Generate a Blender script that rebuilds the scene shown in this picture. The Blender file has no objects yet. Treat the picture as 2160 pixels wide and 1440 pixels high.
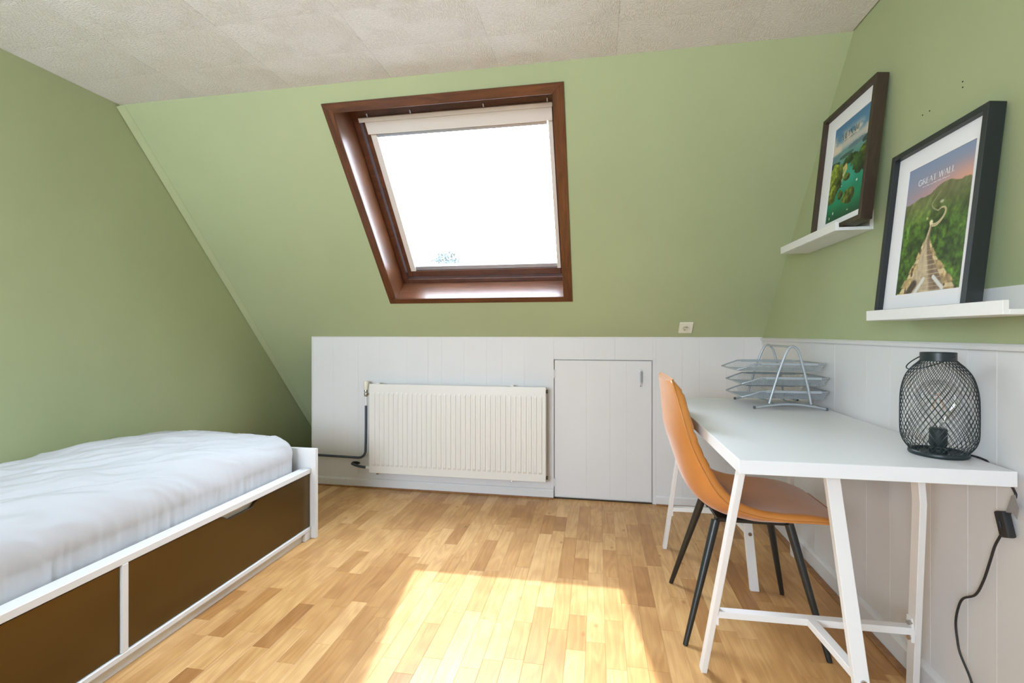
import bpy, bmesh, math, random
import numpy as np
from mathutils import Vector, Matrix, noise

random.seed(7)
S = bpy.context.scene
COL = S.collection

# ------------------------------------------------------------------ camera, sky, sun, exposure
CAM_H = 1.06
cam_d = bpy.data.cameras.new('camera')
cam_d.sensor_width = 36.0
cam_d.lens = 1004.33 / 2160 * 36.0
cam_d.shift_y = -17.36 / 2160
cam_d.clip_start = 0.02
cam = bpy.data.objects.new('camera', cam_d)
COL.objects.link(cam)
cam.location = (0, 0, CAM_H)
cam.rotation_euler = (math.pi / 2, 0, math.radians(10.107))
S.camera = cam

world = bpy.data.worlds.new('sky')
S.world = world
world.use_nodes = True
bg = world.node_tree.nodes['Background']
bg.inputs['Color'].default_value = (0.80, 0.895, 1.09, 1)
bg.inputs['Strength'].default_value = 27.0

sun_d = bpy.data.lights.new('sun', 'SUN')
sun_d.energy = 5.8
sun_d.color = (1.0, 0.94, 0.93)
sun_d.angle = math.radians(0.7)
sun = bpy.data.objects.new('sun', sun_d)
COL.objects.link(sun)
sun.rotation_euler = Vector((0.23, -0.602, -1.0)).to_track_quat('-Z', 'Y').to_euler()
sun.location = (-2, 6, 8)

vs = S.view_settings
vs.view_transform = 'Standard'
vs.look = 'None'
vs.exposure = 0.12
vs.gamma = 1.0
vs.use_curve_mapping = False

# ------------------------------------------------------------------ room constants
XL, XR = -2.395, 0.970
YB, ZP = 3.061, 1.032
ZC, YC = 2.222, 2.037
YREAR = -1.75
_n = math.hypot(YB - YC, ZP - ZC)
SY, SZ = (YB - YC) / _n, (ZP - ZC) / _n        # unit vector down the slope


def sl(x, s, off):
    """point on the sloped wall: x, distance s down from the ceiling, off (negative = outside)"""
    return (x, YC + s * SY + off * SZ, ZC + s * SZ - off * SY)


# ------------------------------------------------------------------ material helpers
MATS = {}


def mat(name, col, rough=0.5, spec=0.5, metal=0.0, coat=0.0, bump=None, var=None, coat_rough=0.1, sheen=0.0):
    """bump=(scale, strength, distance, detail); var=(scale, amount)"""
    if name in MATS:
        return MATS[name]
    m = bpy.data.materials.new(name)
    m.use_nodes = True
    nt = m.node_tree
    b = nt.nodes['Principled BSDF']
    b.inputs['Base Color'].default_value = (*col, 1)
    b.inputs['Roughness'].default_value = rough
    b.inputs['Metallic'].default_value = metal
    b.inputs['Specular IOR Level'].default_value = spec
    b.inputs['Coat Weight'].default_value = coat
    b.inputs['Coat Roughness'].default_value = coat_rough
    b.inputs['Sheen Weight'].default_value = sheen
    b.inputs['Sheen Roughness'].default_value = 0.35
    tc = nt.nodes.new('ShaderNodeTexCoord')
    if var:
        n = nt.nodes.new('ShaderNodeTexNoise')
        n.inputs['Scale'].default_value = var[0]
        n.inputs['Detail'].default_value = 4
        nt.links.new(tc.outputs['Object'], n.inputs['Vector'])
        mr = nt.nodes.new('ShaderNodeMapRange')
        mr.inputs['From Min'].default_value = 0.3
        mr.inputs['From Max'].default_value = 0.7
        mr.inputs['To Min'].default_value = 1 - var[1]
        mr.inputs['To Max'].default_value = 1 + var[1]
        nt.links.new(n.outputs['Fac'], mr.inputs['Value'])
        mx = nt.nodes.new('ShaderNodeMix')
        mx.data_type = 'RGBA'
        mx.blend_type = 'MULTIPLY'
        mx.inputs[0].default_value = 1
        mx.inputs[6].default_value = (*col, 1)
        nt.links.new(mr.outputs['Result'], mx.inputs[7])
        nt.links.new(mx.outputs[2], b.inputs['Base Color'])
    if bump:
        n = nt.nodes.new('ShaderNodeTexNoise')
        n.inputs['Scale'].default_value = bump[0]
        n.inputs['Detail'].default_value = bump[3]
        nt.links.new(tc.outputs['Object'], n.inputs['Vector'])
        bp = nt.nodes.new('ShaderNodeBump')
        bp.inputs['Strength'].default_value = bump[1]
        bp.inputs['Distance'].default_value = bump[2]
        nt.links.new(n.outputs['Fac'], bp.inputs['Height'])
        nt.links.new(bp.outputs['Normal'], b.inputs['Normal'])
    MATS[name] = m
    return m


def glass_mat(name, tint=(1, 1, 1), refl=0.06, rough=0.0):
    m = bpy.data.materials.new(name)
    m.use_nodes = True
    nt = m.node_tree
    nt.nodes.remove(nt.nodes['Principled BSDF'])
    out = nt.nodes['Material Output']
    t = nt.nodes.new('ShaderNodeBsdfTransparent')
    t.inputs['Color'].default_value = (*tint, 1)
    g = nt.nodes.new('ShaderNodeBsdfGlossy')
    g.inputs['Roughness'].default_value = rough
    lw = nt.nodes.new('ShaderNodeFresnel')
    lw.inputs['IOR'].default_value = 1.45
    mx = nt.nodes.new('ShaderNodeMixShader')
    mu = nt.nodes.new('ShaderNodeMath')
    mu.operation = 'MULTIPLY'
    mu.inputs[1].default_value = refl
    nt.links.new(lw.outputs[0], mu.inputs[0])
    nt.links.new(mu.outputs[0], mx.inputs[0])
    nt.links.new(t.outputs[0], mx.inputs[1])
    nt.links.new(g.outputs[0], mx.inputs[2])
    nt.links.new(mx.outputs[0], out.inputs['Surface'])
    return m


def N(nt, kind, **kw):
    n = nt.nodes.new(kind)
    for k, v in kw.items():
        if k in n.inputs:
            n.inputs[k].default_value = v
        else:
            setattr(n, k, v)
    return n


def ceiling_mat():
    m = bpy.data.materials.new('textured_plaster')
    m.use_nodes = True
    nt = m.node_tree
    b = nt.nodes['Principled BSDF']
    b.inputs['Roughness'].default_value = 0.8
    b.inputs['Specular IOR Level'].default_value = 0.25
    tc = N(nt, 'ShaderNodeTexCoord')
    hs = []
    for sc in ((70, 240, 60), (240, 70, 60)):
        mp = N(nt, 'ShaderNodeMapping')
        mp.inputs['Scale'].default_value = sc
        nt.links.new(tc.outputs['Object'], mp.inputs['Vector'])
        n = N(nt, 'ShaderNodeTexNoise', Scale=1.0, Detail=2.0, Roughness=0.5)
        nt.links.new(mp.outputs[0], n.inputs['Vector'])
        r = N(nt, 'ShaderNodeMapRange')
        r.inputs['From Min'].default_value = 0.48
        r.inputs['From Max'].default_value = 0.62
        nt.links.new(n.outputs['Fac'], r.inputs['Value'])
        hs.append(r.outputs[0])
    sel = N(nt, 'ShaderNodeTexNoise', Scale=7.0, Detail=1.0)
    nt.links.new(tc.outputs['Object'], sel.inputs['Vector'])
    sr = N(nt, 'ShaderNodeMapRange')
    sr.inputs['From Min'].default_value = 0.45
    sr.inputs['From Max'].default_value = 0.55
    nt.links.new(sel.outputs['Fac'], sr.inputs['Value'])
    mx = N(nt, 'ShaderNodeMix')
    nt.links.new(sr.outputs[0], mx.inputs[0])
    nt.links.new(hs[0], mx.inputs[2])
    nt.links.new(hs[1], mx.inputs[3])
    bp = N(nt, 'ShaderNodeBump', Strength=0.8, Distance=0.003)
    nt.links.new(mx.outputs[0], bp.inputs['Height'])
    nt.links.new(bp.outputs[0], b.inputs['Normal'])
    st = N(nt, 'ShaderNodeTexNoise', Scale=2.3, Detail=4.0)
    nt.links.new(tc.outputs['Object'], st.inputs['Vector'])
    cr = N(nt, 'ShaderNodeValToRGB')
    cr.color_ramp.elements[0].position = 0.3
    cr.color_ramp.elements[0].color = (0.80, 0.76, 0.70, 1)
    cr.color_ramp.elements[1].position = 0.5
    cr.color_ramp.elements[1].color = (0.87, 0.835, 0.78, 1)
    nt.links.new(st.outputs['Fac'], cr.inputs[0])
    nt.links.new(cr.outputs[0], b.inputs['Base Color'])
    return m


def floor_mat():
    m = bpy.data.materials.new('beech_laminate')
    m.use_nodes = True
    nt = m.node_tree
    L = nt.links.new
    b = nt.nodes['Principled BSDF']
    b.inputs['Roughness'].default_value = 0.36
    b.inputs['Specular IOR Level'].default_value = 0.45
    tc = N(nt, 'ShaderNodeTexCoord')
    at = N(nt, 'ShaderNodeAttribute', attribute_name='rnd')
    off = N(nt, 'ShaderNodeVectorMath', operation='SCALE')
    off.inputs[0].default_value = (13.7, 41.3, 7.1)
    L(at.outputs['Fac'], off.inputs['Scale'])
    add = N(nt, 'ShaderNodeVectorMath', operation='ADD')
    L(tc.outputs['Object'], add.inputs[0])
    L(off.outputs[0], add.inputs[1])
    # tone of the strip
    tone = N(nt, 'ShaderNodeValToRGB')
    e = tone.color_ramp.elements
    e[0].position, e[0].color = 0.0, (0.32, 0.140, 0.040, 1)
    e[1].position, e[1].color = 1.0, (0.66, 0.40, 0.170, 1)
    for p, c in ((0.16, (0.43, 0.210, 0.064, 1)), (0.4, (0.51, 0.270, 0.092, 1)), (0.7, (0.58, 0.330, 0.125, 1))):
        k = e.new(p)
        k.color = c
    L(at.outputs['Fac'], tone.inputs[0])
    # long fine fibres
    mp = N(nt, 'ShaderNodeMapping')
    mp.inputs['Scale'].default_value = (140, 5, 1)
    L(add.outputs[0], mp.inputs['Vector'])
    n1 = N(nt, 'ShaderNodeTexNoise', Scale=1.0, Detail=5.0, Roughness=0.6)
    L(mp.outputs[0], n1.inputs['Vector'])
    # cathedral figure
    mp2 = N(nt, 'ShaderNodeMapping')
    mp2.inputs['Scale'].default_value = (16, 2.6, 1)
    L(add.outputs[0], mp2.inputs['Vector'])
    n2 = N(nt, 'ShaderNodeTexNoise', Scale=1.0, Detail=1.5, Roughness=0.4, Distortion=0.3)
    L(mp2.outputs[0], n2.inputs['Vector'])
    ml = N(nt, 'ShaderNodeMath', operation='MULTIPLY')
    ml.inputs[1].default_value = 38.0
    L(n2.outputs['Fac'], ml.inputs[0])
    sn = N(nt, 'ShaderNodeMath', operation='SINE')
    L(ml.outputs[0], sn.inputs[0])
    mr = N(nt, 'ShaderNodeMapRange')
    mr.inputs['From Min'].default_value = -1
    mr.inputs['From Max'].default_value = 1
    mr.inputs['To Min'].default_value = 0.89
    mr.inputs['To Max'].default_value = 1.05
    L(sn.outputs[0], mr.inputs['Value'])
    mr1 = N(nt, 'ShaderNodeMapRange')
    mr1.inputs['From Min'].default_value = 0.3
    mr1.inputs['From Max'].default_value = 0.7
    mr1.inputs['To Min'].default_value = 0.88
    mr1.inputs['To Max'].default_value = 1.08
    L(n1.outputs['Fac'], mr1.inputs['Value'])
    # broad patches
    n3 = N(nt, 'ShaderNodeTexNoise', Scale=6.0, Detail=2.0)
    L(add.outputs[0], n3.inputs['Vector'])
    mr3 = N(nt, 'ShaderNodeMapRange')
    mr3.inputs['From Min'].default_value = 0.3
    mr3.inputs['From Max'].default_value = 0.7
    mr3.inputs['To Min'].default_value = 0.86
    mr3.inputs['To Max'].default_value = 1.1
    L(n3.outputs['Fac'], mr3.inputs['Value'])
    # knots
    vo = N(nt, 'ShaderNodeTexVoronoi', Scale=1.0)
    mp4 = N(nt, 'ShaderNodeMapping')
    mp4.inputs['Scale'].default_value = (9, 5, 1)
    L(add.outputs[0], mp4.inputs['Vector'])
    L(mp4.outputs[0], vo.inputs['Vector'])
    mr4 = N(nt, 'ShaderNodeMapRange')
    mr4.inputs['From Min'].default_value = 0.03
    mr4.inputs['From Max'].default_value = 0.10
    mr4.inputs['To Min'].default_value = 0.6
    mr4.inputs['To Max'].default_value = 1.0
    L(vo.outputs['Distance'], mr4.inputs['Value'])
    p = mr.outputs[0]
    for q in (mr1, mr3, mr4):
        mu = N(nt, 'ShaderNodeMath', operation='MULTIPLY')
        L(p, mu.inputs[0])
        L(q.outputs[0], mu.inputs[1])
        p = mu.outputs[0]
    gm = N(nt, 'ShaderNodeCombineColor')
    for i, ex in enumerate((0.8, 1.1, 1.45)):
        pw = N(nt, 'ShaderNodeMath', operation='POWER')
        pw.inputs[1].default_value = ex
        L(p, pw.inputs[0])
        L(pw.outputs[0], gm.inputs[i])
    mx = N(nt, 'ShaderNodeMix', data_type='RGBA', blend_type='MULTIPLY')
    mx.inputs[0].default_value = 1
    L(tone.outputs[0], mx.inputs[6])
    L(gm.outputs[0], mx.inputs[7])
    L(mx.outputs[2], b.inputs['Base Color'])
    return m


def wood_mat(name, c0, c1, scale, rough, coat=0.0, bump=0.0, crough=0.20):
    m = bpy.data.materials.new(name)
    m.use_nodes = True
    nt = m.node_tree
    L = nt.links.new
    b = nt.nodes['Principled BSDF']
    b.inputs['Roughness'].default_value = rough
    b.inputs['Coat Weight'].default_value = coat
    b.inputs['Coat Roughness'].default_value = crough
    tc = N(nt, 'ShaderNodeTexCoord')
    mp = N(nt, 'ShaderNodeMapping')
    mp.inputs['Scale'].default_value = scale
    L(tc.outputs['Object'], mp.inputs['Vector'])
    n = N(nt, 'ShaderNodeTexNoise', Scale=1.0, Detail=5.0, Roughness=0.6, Distortion=0.6)
    L(mp.outputs[0], n.inputs['Vector'])
    cr = N(nt, 'ShaderNodeValToRGB')
    cr.color_ramp.elements[0].position = 0.3
    cr.color_ramp.elements[0].color = (*c0, 1)
    cr.color_ramp.elements[1].position = 0.72
    cr.color_ramp.elements[1].color = (*c1, 1)
    L(n.outputs['Fac'], cr.inputs[0])
    L(cr.outputs[0], b.inputs['Base Color'])
    if bump:
        bp = N(nt, 'ShaderNodeBump', Strength=bump, Distance=0.002)
        L(n.outputs['Fac'], bp.inputs['Height'])
        L(bp.outputs[0], b.inputs['Normal'])
        L(bp.outputs[0], b.inputs['Coat Normal'])
    return m


GREEN = mat('green_wall_paint', (0.408, 0.450, 0.248), rough=0.75, spec=0.25, bump=(420, 0.25, 0.001, 2), var=(1.1, 0.05))
PANEL = mat('white_panel_paint', (0.71, 0.69, 0.67), rough=0.5, spec=0.35, bump=(60, 0.06, 0.001, 3), var=(3.0, 0.02))
PANEL_DARK = mat('joint_board', (0.60, 0.58, 0.55), rough=0.8)
CEIL = ceiling_mat()
FLOOR = floor_mat()
CASING = wood_mat('varnished_brown_wood', (0.060, 0.018, 0.006), (0.165, 0.052, 0.016), (5, 45, 45), 0.34, 0.25)
CASING_V = wood_mat('varnished_brown_wood_upright', (0.060, 0.018, 0.006), (0.165, 0.052, 0.016), (60, 6, 6), 0.34, 0.25)
REVEAL = wood_mat('glossy_brown_reveal_board', (0.10, 0.034, 0.014), (0.23, 0.085, 0.032), (40, 5, 5), 0.40, 1.0, 0.40, 0.30)
REVEAL_H = wood_mat('glossy_brown_sill_board', (0.10, 0.034, 0.014), (0.23, 0.085, 0.032), (5, 40, 40), 0.40, 1.0, 0.40, 0.30)
SASH = wood_mat('dark_brown_sash_wood', (0.06, 0.020, 0.010), (0.14, 0.045, 0.018), (8, 30, 30), 0.4, 0.2)
LATH = wood_mat('brown_edge_lath', (0.22, 0.095, 0.030), (0.38, 0.18, 0.065), (30, 30, 4), 0.5)
WHITE_SAT = mat('white_melamine', (0.77, 0.765, 0.76), rough=0.34, spec=0.4)
BED_WHITE = mat('white_bed_foil', (0.72, 0.72, 0.715), rough=0.32, spec=0.4)
STEEL_WHITE = mat('white_powder_coat', (0.76, 0.74, 0.715), rough=0.4, spec=0.4)
BLIND_W = mat('cream_blind_plastic', (0.72, 0.66, 0.58), rough=0.45)
GREY_ALU = mat('grey_aluminium', (0.45, 0.47, 0.50), rough=0.35, metal=0.7)
RAD = mat('cream_radiator_enamel', (0.74, 0.71, 0.65), rough=0.35, spec=0.45)
CREAM = mat('cream_plastic', (0.80, 0.75, 0.60), rough=0.4)
CHROME = mat('dull_chrome', (0.50, 0.48, 0.45), rough=0.25, metal=1.0)
PIPE_GREY = mat('grey_pipe_sleeve', (0.055, 0.065, 0.085), rough=0.55)
DARKHOLE = mat('dark_opening', (0.02, 0.02, 0.02), rough=0.9)
SHEET = mat('white_cotton_sheet', (0.485, 0.485, 0.49), rough=0.85, spec=0.2, bump=(900, 0.15, 0.0006, 2))
DRAWER = mat('dark_brown_drawer_gloss', (0.120, 0.078, 0.024), rough=0.26, metal=0.75)
DRAWER_EDGE = mat('dark_drawer_edge', (0.02, 0.02, 0.018), rough=0.3, spec=0.6)
LEATHER = mat('tan_leather', (0.56, 0.215, 0.040), rough=0.40, spec=0.5, coat=0.10, coat_rough=0.30, sheen=0.30, bump=(260, 0.12, 0.0008, 3), var=(9, 0.06))
BLACK_METAL = mat('black_metal', (0.016, 0.017, 0.015), rough=0.35, spec=0.5)
LAMP_BLACK = mat('dark_lamp_metal', (0.014, 0.022, 0.022), rough=0.38, spec=0.5)
BLACK_PLASTIC = mat('black_plastic', (0.018, 0.018, 0.020), rough=0.5)
SILVER = mat('silver_wire_paint', (0.42, 0.45, 0.47), rough=0.35, metal=0.35)
FRAME_BLACK = mat('black_frame_wood', (0.016, 0.020, 0.022), rough=0.4)
FRAME_BROWN = wood_mat('dark_brown_frame_wood', (0.030, 0.019, 0.011), (0.062, 0.038, 0.020), (40, 40, 6), 0.5)
MATBOARD = mat('white_mat_board', (0.84, 0.82, 0.82), rough=0.8)
LEDGE_W = mat('white_ledge_foil', (0.82, 0.80, 0.76), rough=0.4)
CREAM_LETTER = mat('white_print_ink', (0.85, 0.85, 0.82), rough=0.7)
GREEN_LETTER = mat('dark_green_print_ink', (0.025, 0.065, 0.045), rough=0.7)
FILAMENT = mat('copper_filament', (0.75, 0.33, 0.10), rough=0.4)
TAPE = mat('grey_tape', (0.34, 0.34, 0.34), rough=0.35, metal=0.3)
PANE = glass_mat('window_glass', (0.97, 0.99, 0.98), 0.8)
PICTURE_GLASS = glass_mat('picture_glass', (1, 1, 1), 0.25, 0.08)
BULB_GLASS = glass_mat('bulb_glass', (0.975, 0.98, 0.98), 0.45)


# ------------------------------------------------------------------ geometry helpers
def link(o, parent=None):
    COL.objects.link(o)
    if parent is not None:
        o.parent = parent
    return o


def tag(o, label=None, cat=None, group=None, kind=None):
    if label:
        o['label'] = label
    if cat:
        o['category'] = cat
    if group:
        o['group'] = group
    if kind:
        o['kind'] = kind
    return o


def empty(name, loc=(0, 0, 0), rot=(0, 0, 0)):
    o = bpy.data.objects.new(name, None)
    o.empty_display_size = 0.05
    o.location = loc
    o.rotation_euler = rot
    return link(o)


def from_bm(name, bm, m, parent=None, loc=(0, 0, 0), smooth=False, angle=40):
    bmesh.ops.recalc_face_normals(bm, faces=bm.faces)
    if smooth:
        ca = math.cos(math.radians(angle))
        for f in bm.faces:
            f.smooth = True
        for e in bm.edges:
            if len(e.link_faces) == 2 and e.link_faces[0].normal.dot(e.link_faces[1].normal) < ca:
                e.smooth = False
    me = bpy.data.meshes.new(name)
    bm.to_mesh(me)
    bm.free()
    me.materials.append(m)
    o = bpy.data.objects.new(name, me)
    o.location = loc
    return link(o, parent)


def add_box(bm, lo, hi, bevel=0.0, seg=1):
    vs_ = [bm.verts.new((x, y, z)) for x in (lo[0], hi[0]) for y in (lo[1], hi[1]) for z in (lo[2], hi[2])]
    fs = [bm.faces.new([vs_[i] for i in f]) for f in
          ((0, 1, 3, 2), (4, 6, 7, 5), (0, 4, 5, 1), (2, 3, 7, 6), (0, 2, 6, 4), (1, 5, 7, 3))]
    if bevel:
        es = {e for f in fs for e in f.edges}
        bmesh.ops.bevel(bm, geom=list(es), offset=bevel, segments=seg, profile=0.5, affect='EDGES')
    return bm


def box(name, lo, hi, m, parent=None, bevel=0.0, seg=1):
    """world (or parent-local) box, origin at its bottom centre"""
    c = ((lo[0] + hi[0]) / 2, (lo[1] + hi[1]) / 2, lo[2])
    bm = bmesh.new()
    add_box(bm, [lo[i] - c[i] for i in range(3)], [hi[i] - c[i] for i in range(3)], bevel, seg)
    return from_bm(name, bm, m, parent, c)


def add_prism(bm, pts, d):
    """polygon pts (3D list) extruded by vector d"""
    a = [bm.verts.new(p) for p in pts]
    b = [bm.verts.new(Vector(p) + Vector(d)) for p in pts]
    n = len(pts)
    bm.faces.new(a)
    bm.faces.new(list(reversed(b)))
    for i in range(n):
        j = (i + 1) % n
        bm.faces.new((a[i], b[i], b[j], a[j]))


def add_hexa(bm, p8):
    v = [bm.verts.new(p) for p in p8]     # 4 of one end, 4 of the other
    for f in ((0, 1, 2, 3), (7, 6, 5, 4), (0, 4, 5, 1), (1, 5, 6, 2), (2, 6, 7, 3), (3, 7, 4, 0)):
        bm.faces.new([v[i] for i in f])


def slbox(name, x0, x1, s0, s1, o0, o1, m, parent=None, bevel=0.0):
    """box in the coordinates of the sloped wall"""
    bm = bmesh.new()
    add_hexa(bm, [sl(x0, s0, o0), sl(x1, s0, o0), sl(x1, s1, o0), sl(x0, s1, o0),
                  sl(x0, s0, o1), sl(x1, s0, o1), sl(x1, s1, o1), sl(x0, s1, o1)])
    if bevel:
        bmesh.ops.bevel(bm, geom=list(bm.edges), offset=bevel, segments=1, profile=0.5, affect='EDGES')
    return from_bm(name, bm, m, parent)


def smooth_path(pts, n=8, closed=False):
    P = [Vector(p) for p in pts]
    out = []
    k = len(P)
    rng = range(k if closed else k - 1)
    for i in rng:
        p0 = P[(i - 1) % k] if (closed or i > 0) else P[i] * 2 - P[i + 1]
        p1, p2 = P[i], P[(i + 1) % k]
        p3 = P[(i + 2) % k] if (closed or i + 2 < k) else p2 * 2 - p1
        for j in range(n):
            t = j / n
            out.append(0.5 * ((2 * p1) + (-p0 + p2) * t + (2 * p0 - 5 * p1 + 4 * p2 - p3) * t * t + (-p0 + 3 * p1 - 3 * p2 + p3) * t ** 3))
    if not closed:
        out.append(P[-1])
    return out


def add_tube(bm, pts, r, n=8, closed=False, caps=True):
    P = [Vector(p) for p in pts]
    k = len(P)
    R = r if isinstance(r, (list, tuple)) else [r] * k
    rings = []
    up = None
    for i in range(k):
        if closed:
            t = (P[(i + 1) % k] - P[i - 1]).normalized()
        else:
            t = (P[min(i + 1, k - 1)] - P[max(i - 1, 0)]).normalized()
        if up is None:
            up = Vector((0, 0, 1)) if abs(t.z) < 0.9 else Vector((1, 0, 0))
        u = (up - t * up.dot(t)).normalized()
        up = u
        w = t.cross(u)
        rings.append([bm.verts.new(P[i] + (u * math.cos(2 * math.pi * j / n) + w * math.sin(2 * math.pi * j / n)) * R[i]) for j in range(n)])
    m_ = k if closed else k - 1
    for i in range(m_):
        a, b = rings[i], rings[(i + 1) % k]
        for j in range(n):
            bm.faces.new((a[j], a[(j + 1) % n], b[(j + 1) % n], b[j]))
    if caps and not closed:
        bm.faces.new(list(reversed(rings[0])))
        bm.faces.new(rings[-1])
    return bm


def tube(name, pts, r, m, parent=None, n=8, closed=False, loc=(0, 0, 0)):
    bm = bmesh.new()
    add_tube(bm, [Vector(p) - Vector(loc) for p in pts], r, n, closed)
    return from_bm(name, bm, m, parent, loc, smooth=True, angle=50)


def add_lathe(bm, prof, n=32, c=(0, 0, 0)):
    rings = []
    for r, z in prof:
        if r < 1e-6:
            rings.append([bm.verts.new((c[0], c[1], c[2] + z))])
        else:
            rings.append([bm.verts.new((c[0] + r * math.cos(2 * math.pi * j / n), c[1] + r * math.sin(2 * math.pi * j / n), c[2] + z)) for j in range(n)])
    for a, b in zip(rings[:-1], rings[1:]):
        for j in range(n):
            k = (j + 1) % n
            if len(a) == 1 and len(b) > 1:
                bm.faces.new((a[0], b[k], b[j]))
            elif len(b) == 1 and len(a) > 1:
                bm.faces.new((a[j], a[k], b[0]))
            elif len(a) > 1:
                bm.faces.new((a[j], a[k], b[k], b[j]))
    return bm


def lathe(name, prof, m, parent=None, n=32, loc=(0, 0, 0)):
    bm = bmesh.new()
    add_lathe(bm, prof, n)
    return from_bm(name, bm, m, parent, loc, smooth=True)


def bar(name, a, b, wx, wy, m, parent=None, bevel=0.0015):
    """straight bar a->b whose section is wx (world X) by wy (world Y)"""
    bm = bmesh.new()
    q = [(-wx / 2, -wy / 2), (wx / 2, -wy / 2), (wx / 2, wy / 2), (-wx / 2, wy / 2)]
    add_hexa(bm, [(a[0] + i, a[1] + j, a[2]) for i, j in q] + [(b[0] + i, b[1] + j, b[2]) for i, j in q])
    if bevel:
        bmesh.ops.bevel(bm, geom=list(bm.edges), offset=bevel, segments=1, profile=0.5, affect='EDGES')
    return from_bm(name, bm, m, parent)


def struct(o):
    o['kind'] = 'structure'
    return o


# ================================================================== ROOM SHELL
# ---- floor with single beech strips
fl = struct(box('floor', (XL - 0.15, YREAR - 0.15, -0.12), (XR + 0.15, 4.3, -0.008), mat('floor_screed', (0.30, 0.19, 0.10), rough=0.9)))
fl['label'] = 'honey beech strip laminate floor'
SW = 0.0655
strips = []
x = XL
col = 0
while x < XR - 1e-4:
    x1 = min(x + SW, XR)
    y = YREAR - random.uniform(0, 0.4)
    while y < 3.06:
        ln = random.choice((0.20, 0.26, 0.32, 0.36, 0.42, 0.48))
        y1 = min(y + ln, 3.06)
        if 3.06 - y1 < 0.05:
            y1 = 3.06
        strips.append((x, x1, max(y, YREAR), y1))
        y = y1
    x = x1
    col += 1


def strip_mesh(bm, lay, x0, x1, y0, y1, cx=0.0, cy=0.0, cz=0.0):
    g = 0.0002
    b = 0.0006
    r = min(1.0, max(0.0, random.betavariate(2.2, 2.0)))
    lo = [bm.verts.new((px - cx, py - cy, -0.008 - cz)) for px, py in ((x0 + g, y0 + g), (x1 - g, y0 + g), (x1 - g, y1 - g), (x0 + g, y1 - g))]
    mi = [bm.verts.new((v.co.x, v.co.y, -0.0003 - cz)) for v in lo]
    hi = [bm.verts.new((px - cx, py - cy, 0 - cz)) for px, py in ((x0 + g + b, y0 + g + b), (x1 - g - b, y0 + g + b), (x1 - g - b, y1 - g - b), (x0 + g + b, y1 - g - b))]
    for v in lo + mi + hi:
        v[lay] = r
    bm.faces.new(hi)
    for A, B in ((lo, mi), (mi, hi)):
        for i in range(4):
            j = (i + 1) % 4
            bm.faces.new((A[i], A[j], B[j], B[i]))


def near_key(s):
    cx, cy = (s[0] + s[1]) / 2, (s[2] + s[3]) / 2
    ok = cx > -1.5 and cy > 0.95
    return (0 if ok else 1, math.hypot(cx, cy))


strips.sort(key=near_key)
cov = 0
rest = bmesh.new()
rl = rest.verts.layers.float.new('rnd')
for i, s in enumerate(strips):
    if i < 300:
        bm = bmesh.new()
        ly = bm.verts.layers.float.new('rnd')
        cx, cy = (s[0] + s[1]) / 2, (s[2] + s[3]) / 2
        strip_mesh(bm, ly, *s, cx, cy, -0.008)
        from_bm('floor_strip', bm, FLOOR, fl, (cx - fl.location.x, cy - fl.location.y, -0.008 - fl.location.z))
    else:
        strip_mesh(rest, rl, *s, fl.location.x, fl.location.y, fl.location.z)
o = from_bm('remaining_floor_strips', rest, FLOOR, fl)
o['kind'] = 'stuff'

# ---- ceiling: slab + square edged textured tiles
KX0, KX1, KY0, KY1 = 0.080, 0.586, -0.62, -0.12      # opening for the unseen roof light, added for light from above
bm = bmesh.new()
for lo, hi in (((XL - .15, YREAR - .15, 0), (KX0, YC + .14, .148)), ((KX1, YREAR - .15, 0), (XR + .15, YC + .14, .148)),
               ((KX0, YREAR - .15, 0), (KX1, KY0, .148)), ((KX0, KY1, 0), (KX1, YC + .14, .148))):
    add_box(bm, lo, hi)
ce = struct(from_bm('ceiling', bm, CEIL, None, (0, 0, ZC + .012)))
ce['label'] = 'white textured plaster ceiling of butted tiles'
tx = [XL] + [-1.922, -1.422, -0.922, -0.422, 0.080, 0.586] + [XR]
ty = [YREAR + 0.002 + 0.0 * k for k in range(1)] + [-1.12, -0.62, -0.12, 0.35, 0.60, 0.845, 1.09, 1.335, 1.578, 1.823, YC + 0.02]
for i in range(len(tx) - 1):
    for j in range(len(ty) - 1):
        if tx[i] > KX0 - .01 and tx[i + 1] < KX1 + .01 and ty[j] > KY0 - .01 and ty[j + 1] < KY1 + .01:
            continue
        g = 0.0003
        lo = (tx[i] + g - ce.location.x, ty[j] + g - ce.location.y, ZC - ce.location.z + random.uniform(-0.0003, 0.0003))
        hi = (tx[i + 1] - g - ce.location.x, ty[j + 1] - g - ce.location.y, ZC + 0.012 - ce.location.z)
        box('ceiling_tile', lo, hi, CEIL, ce, 0.0004)

# ---- side walls
struct(box('wall_left', (XL - 0.15, YREAR - 0.15, 0), (XL, 4.3, ZC + 0.012), GREEN))['label'] = 'green painted wall behind the bed'
wr = struct(box('wall_right', (XR + 0.004, YREAR - 0.15, 0), (XR + 0.15, 4.3, ZC + 0.012), GREEN))
wr['label'] = 'green painted wall above the white wainscot, with picture ledges'

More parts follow.
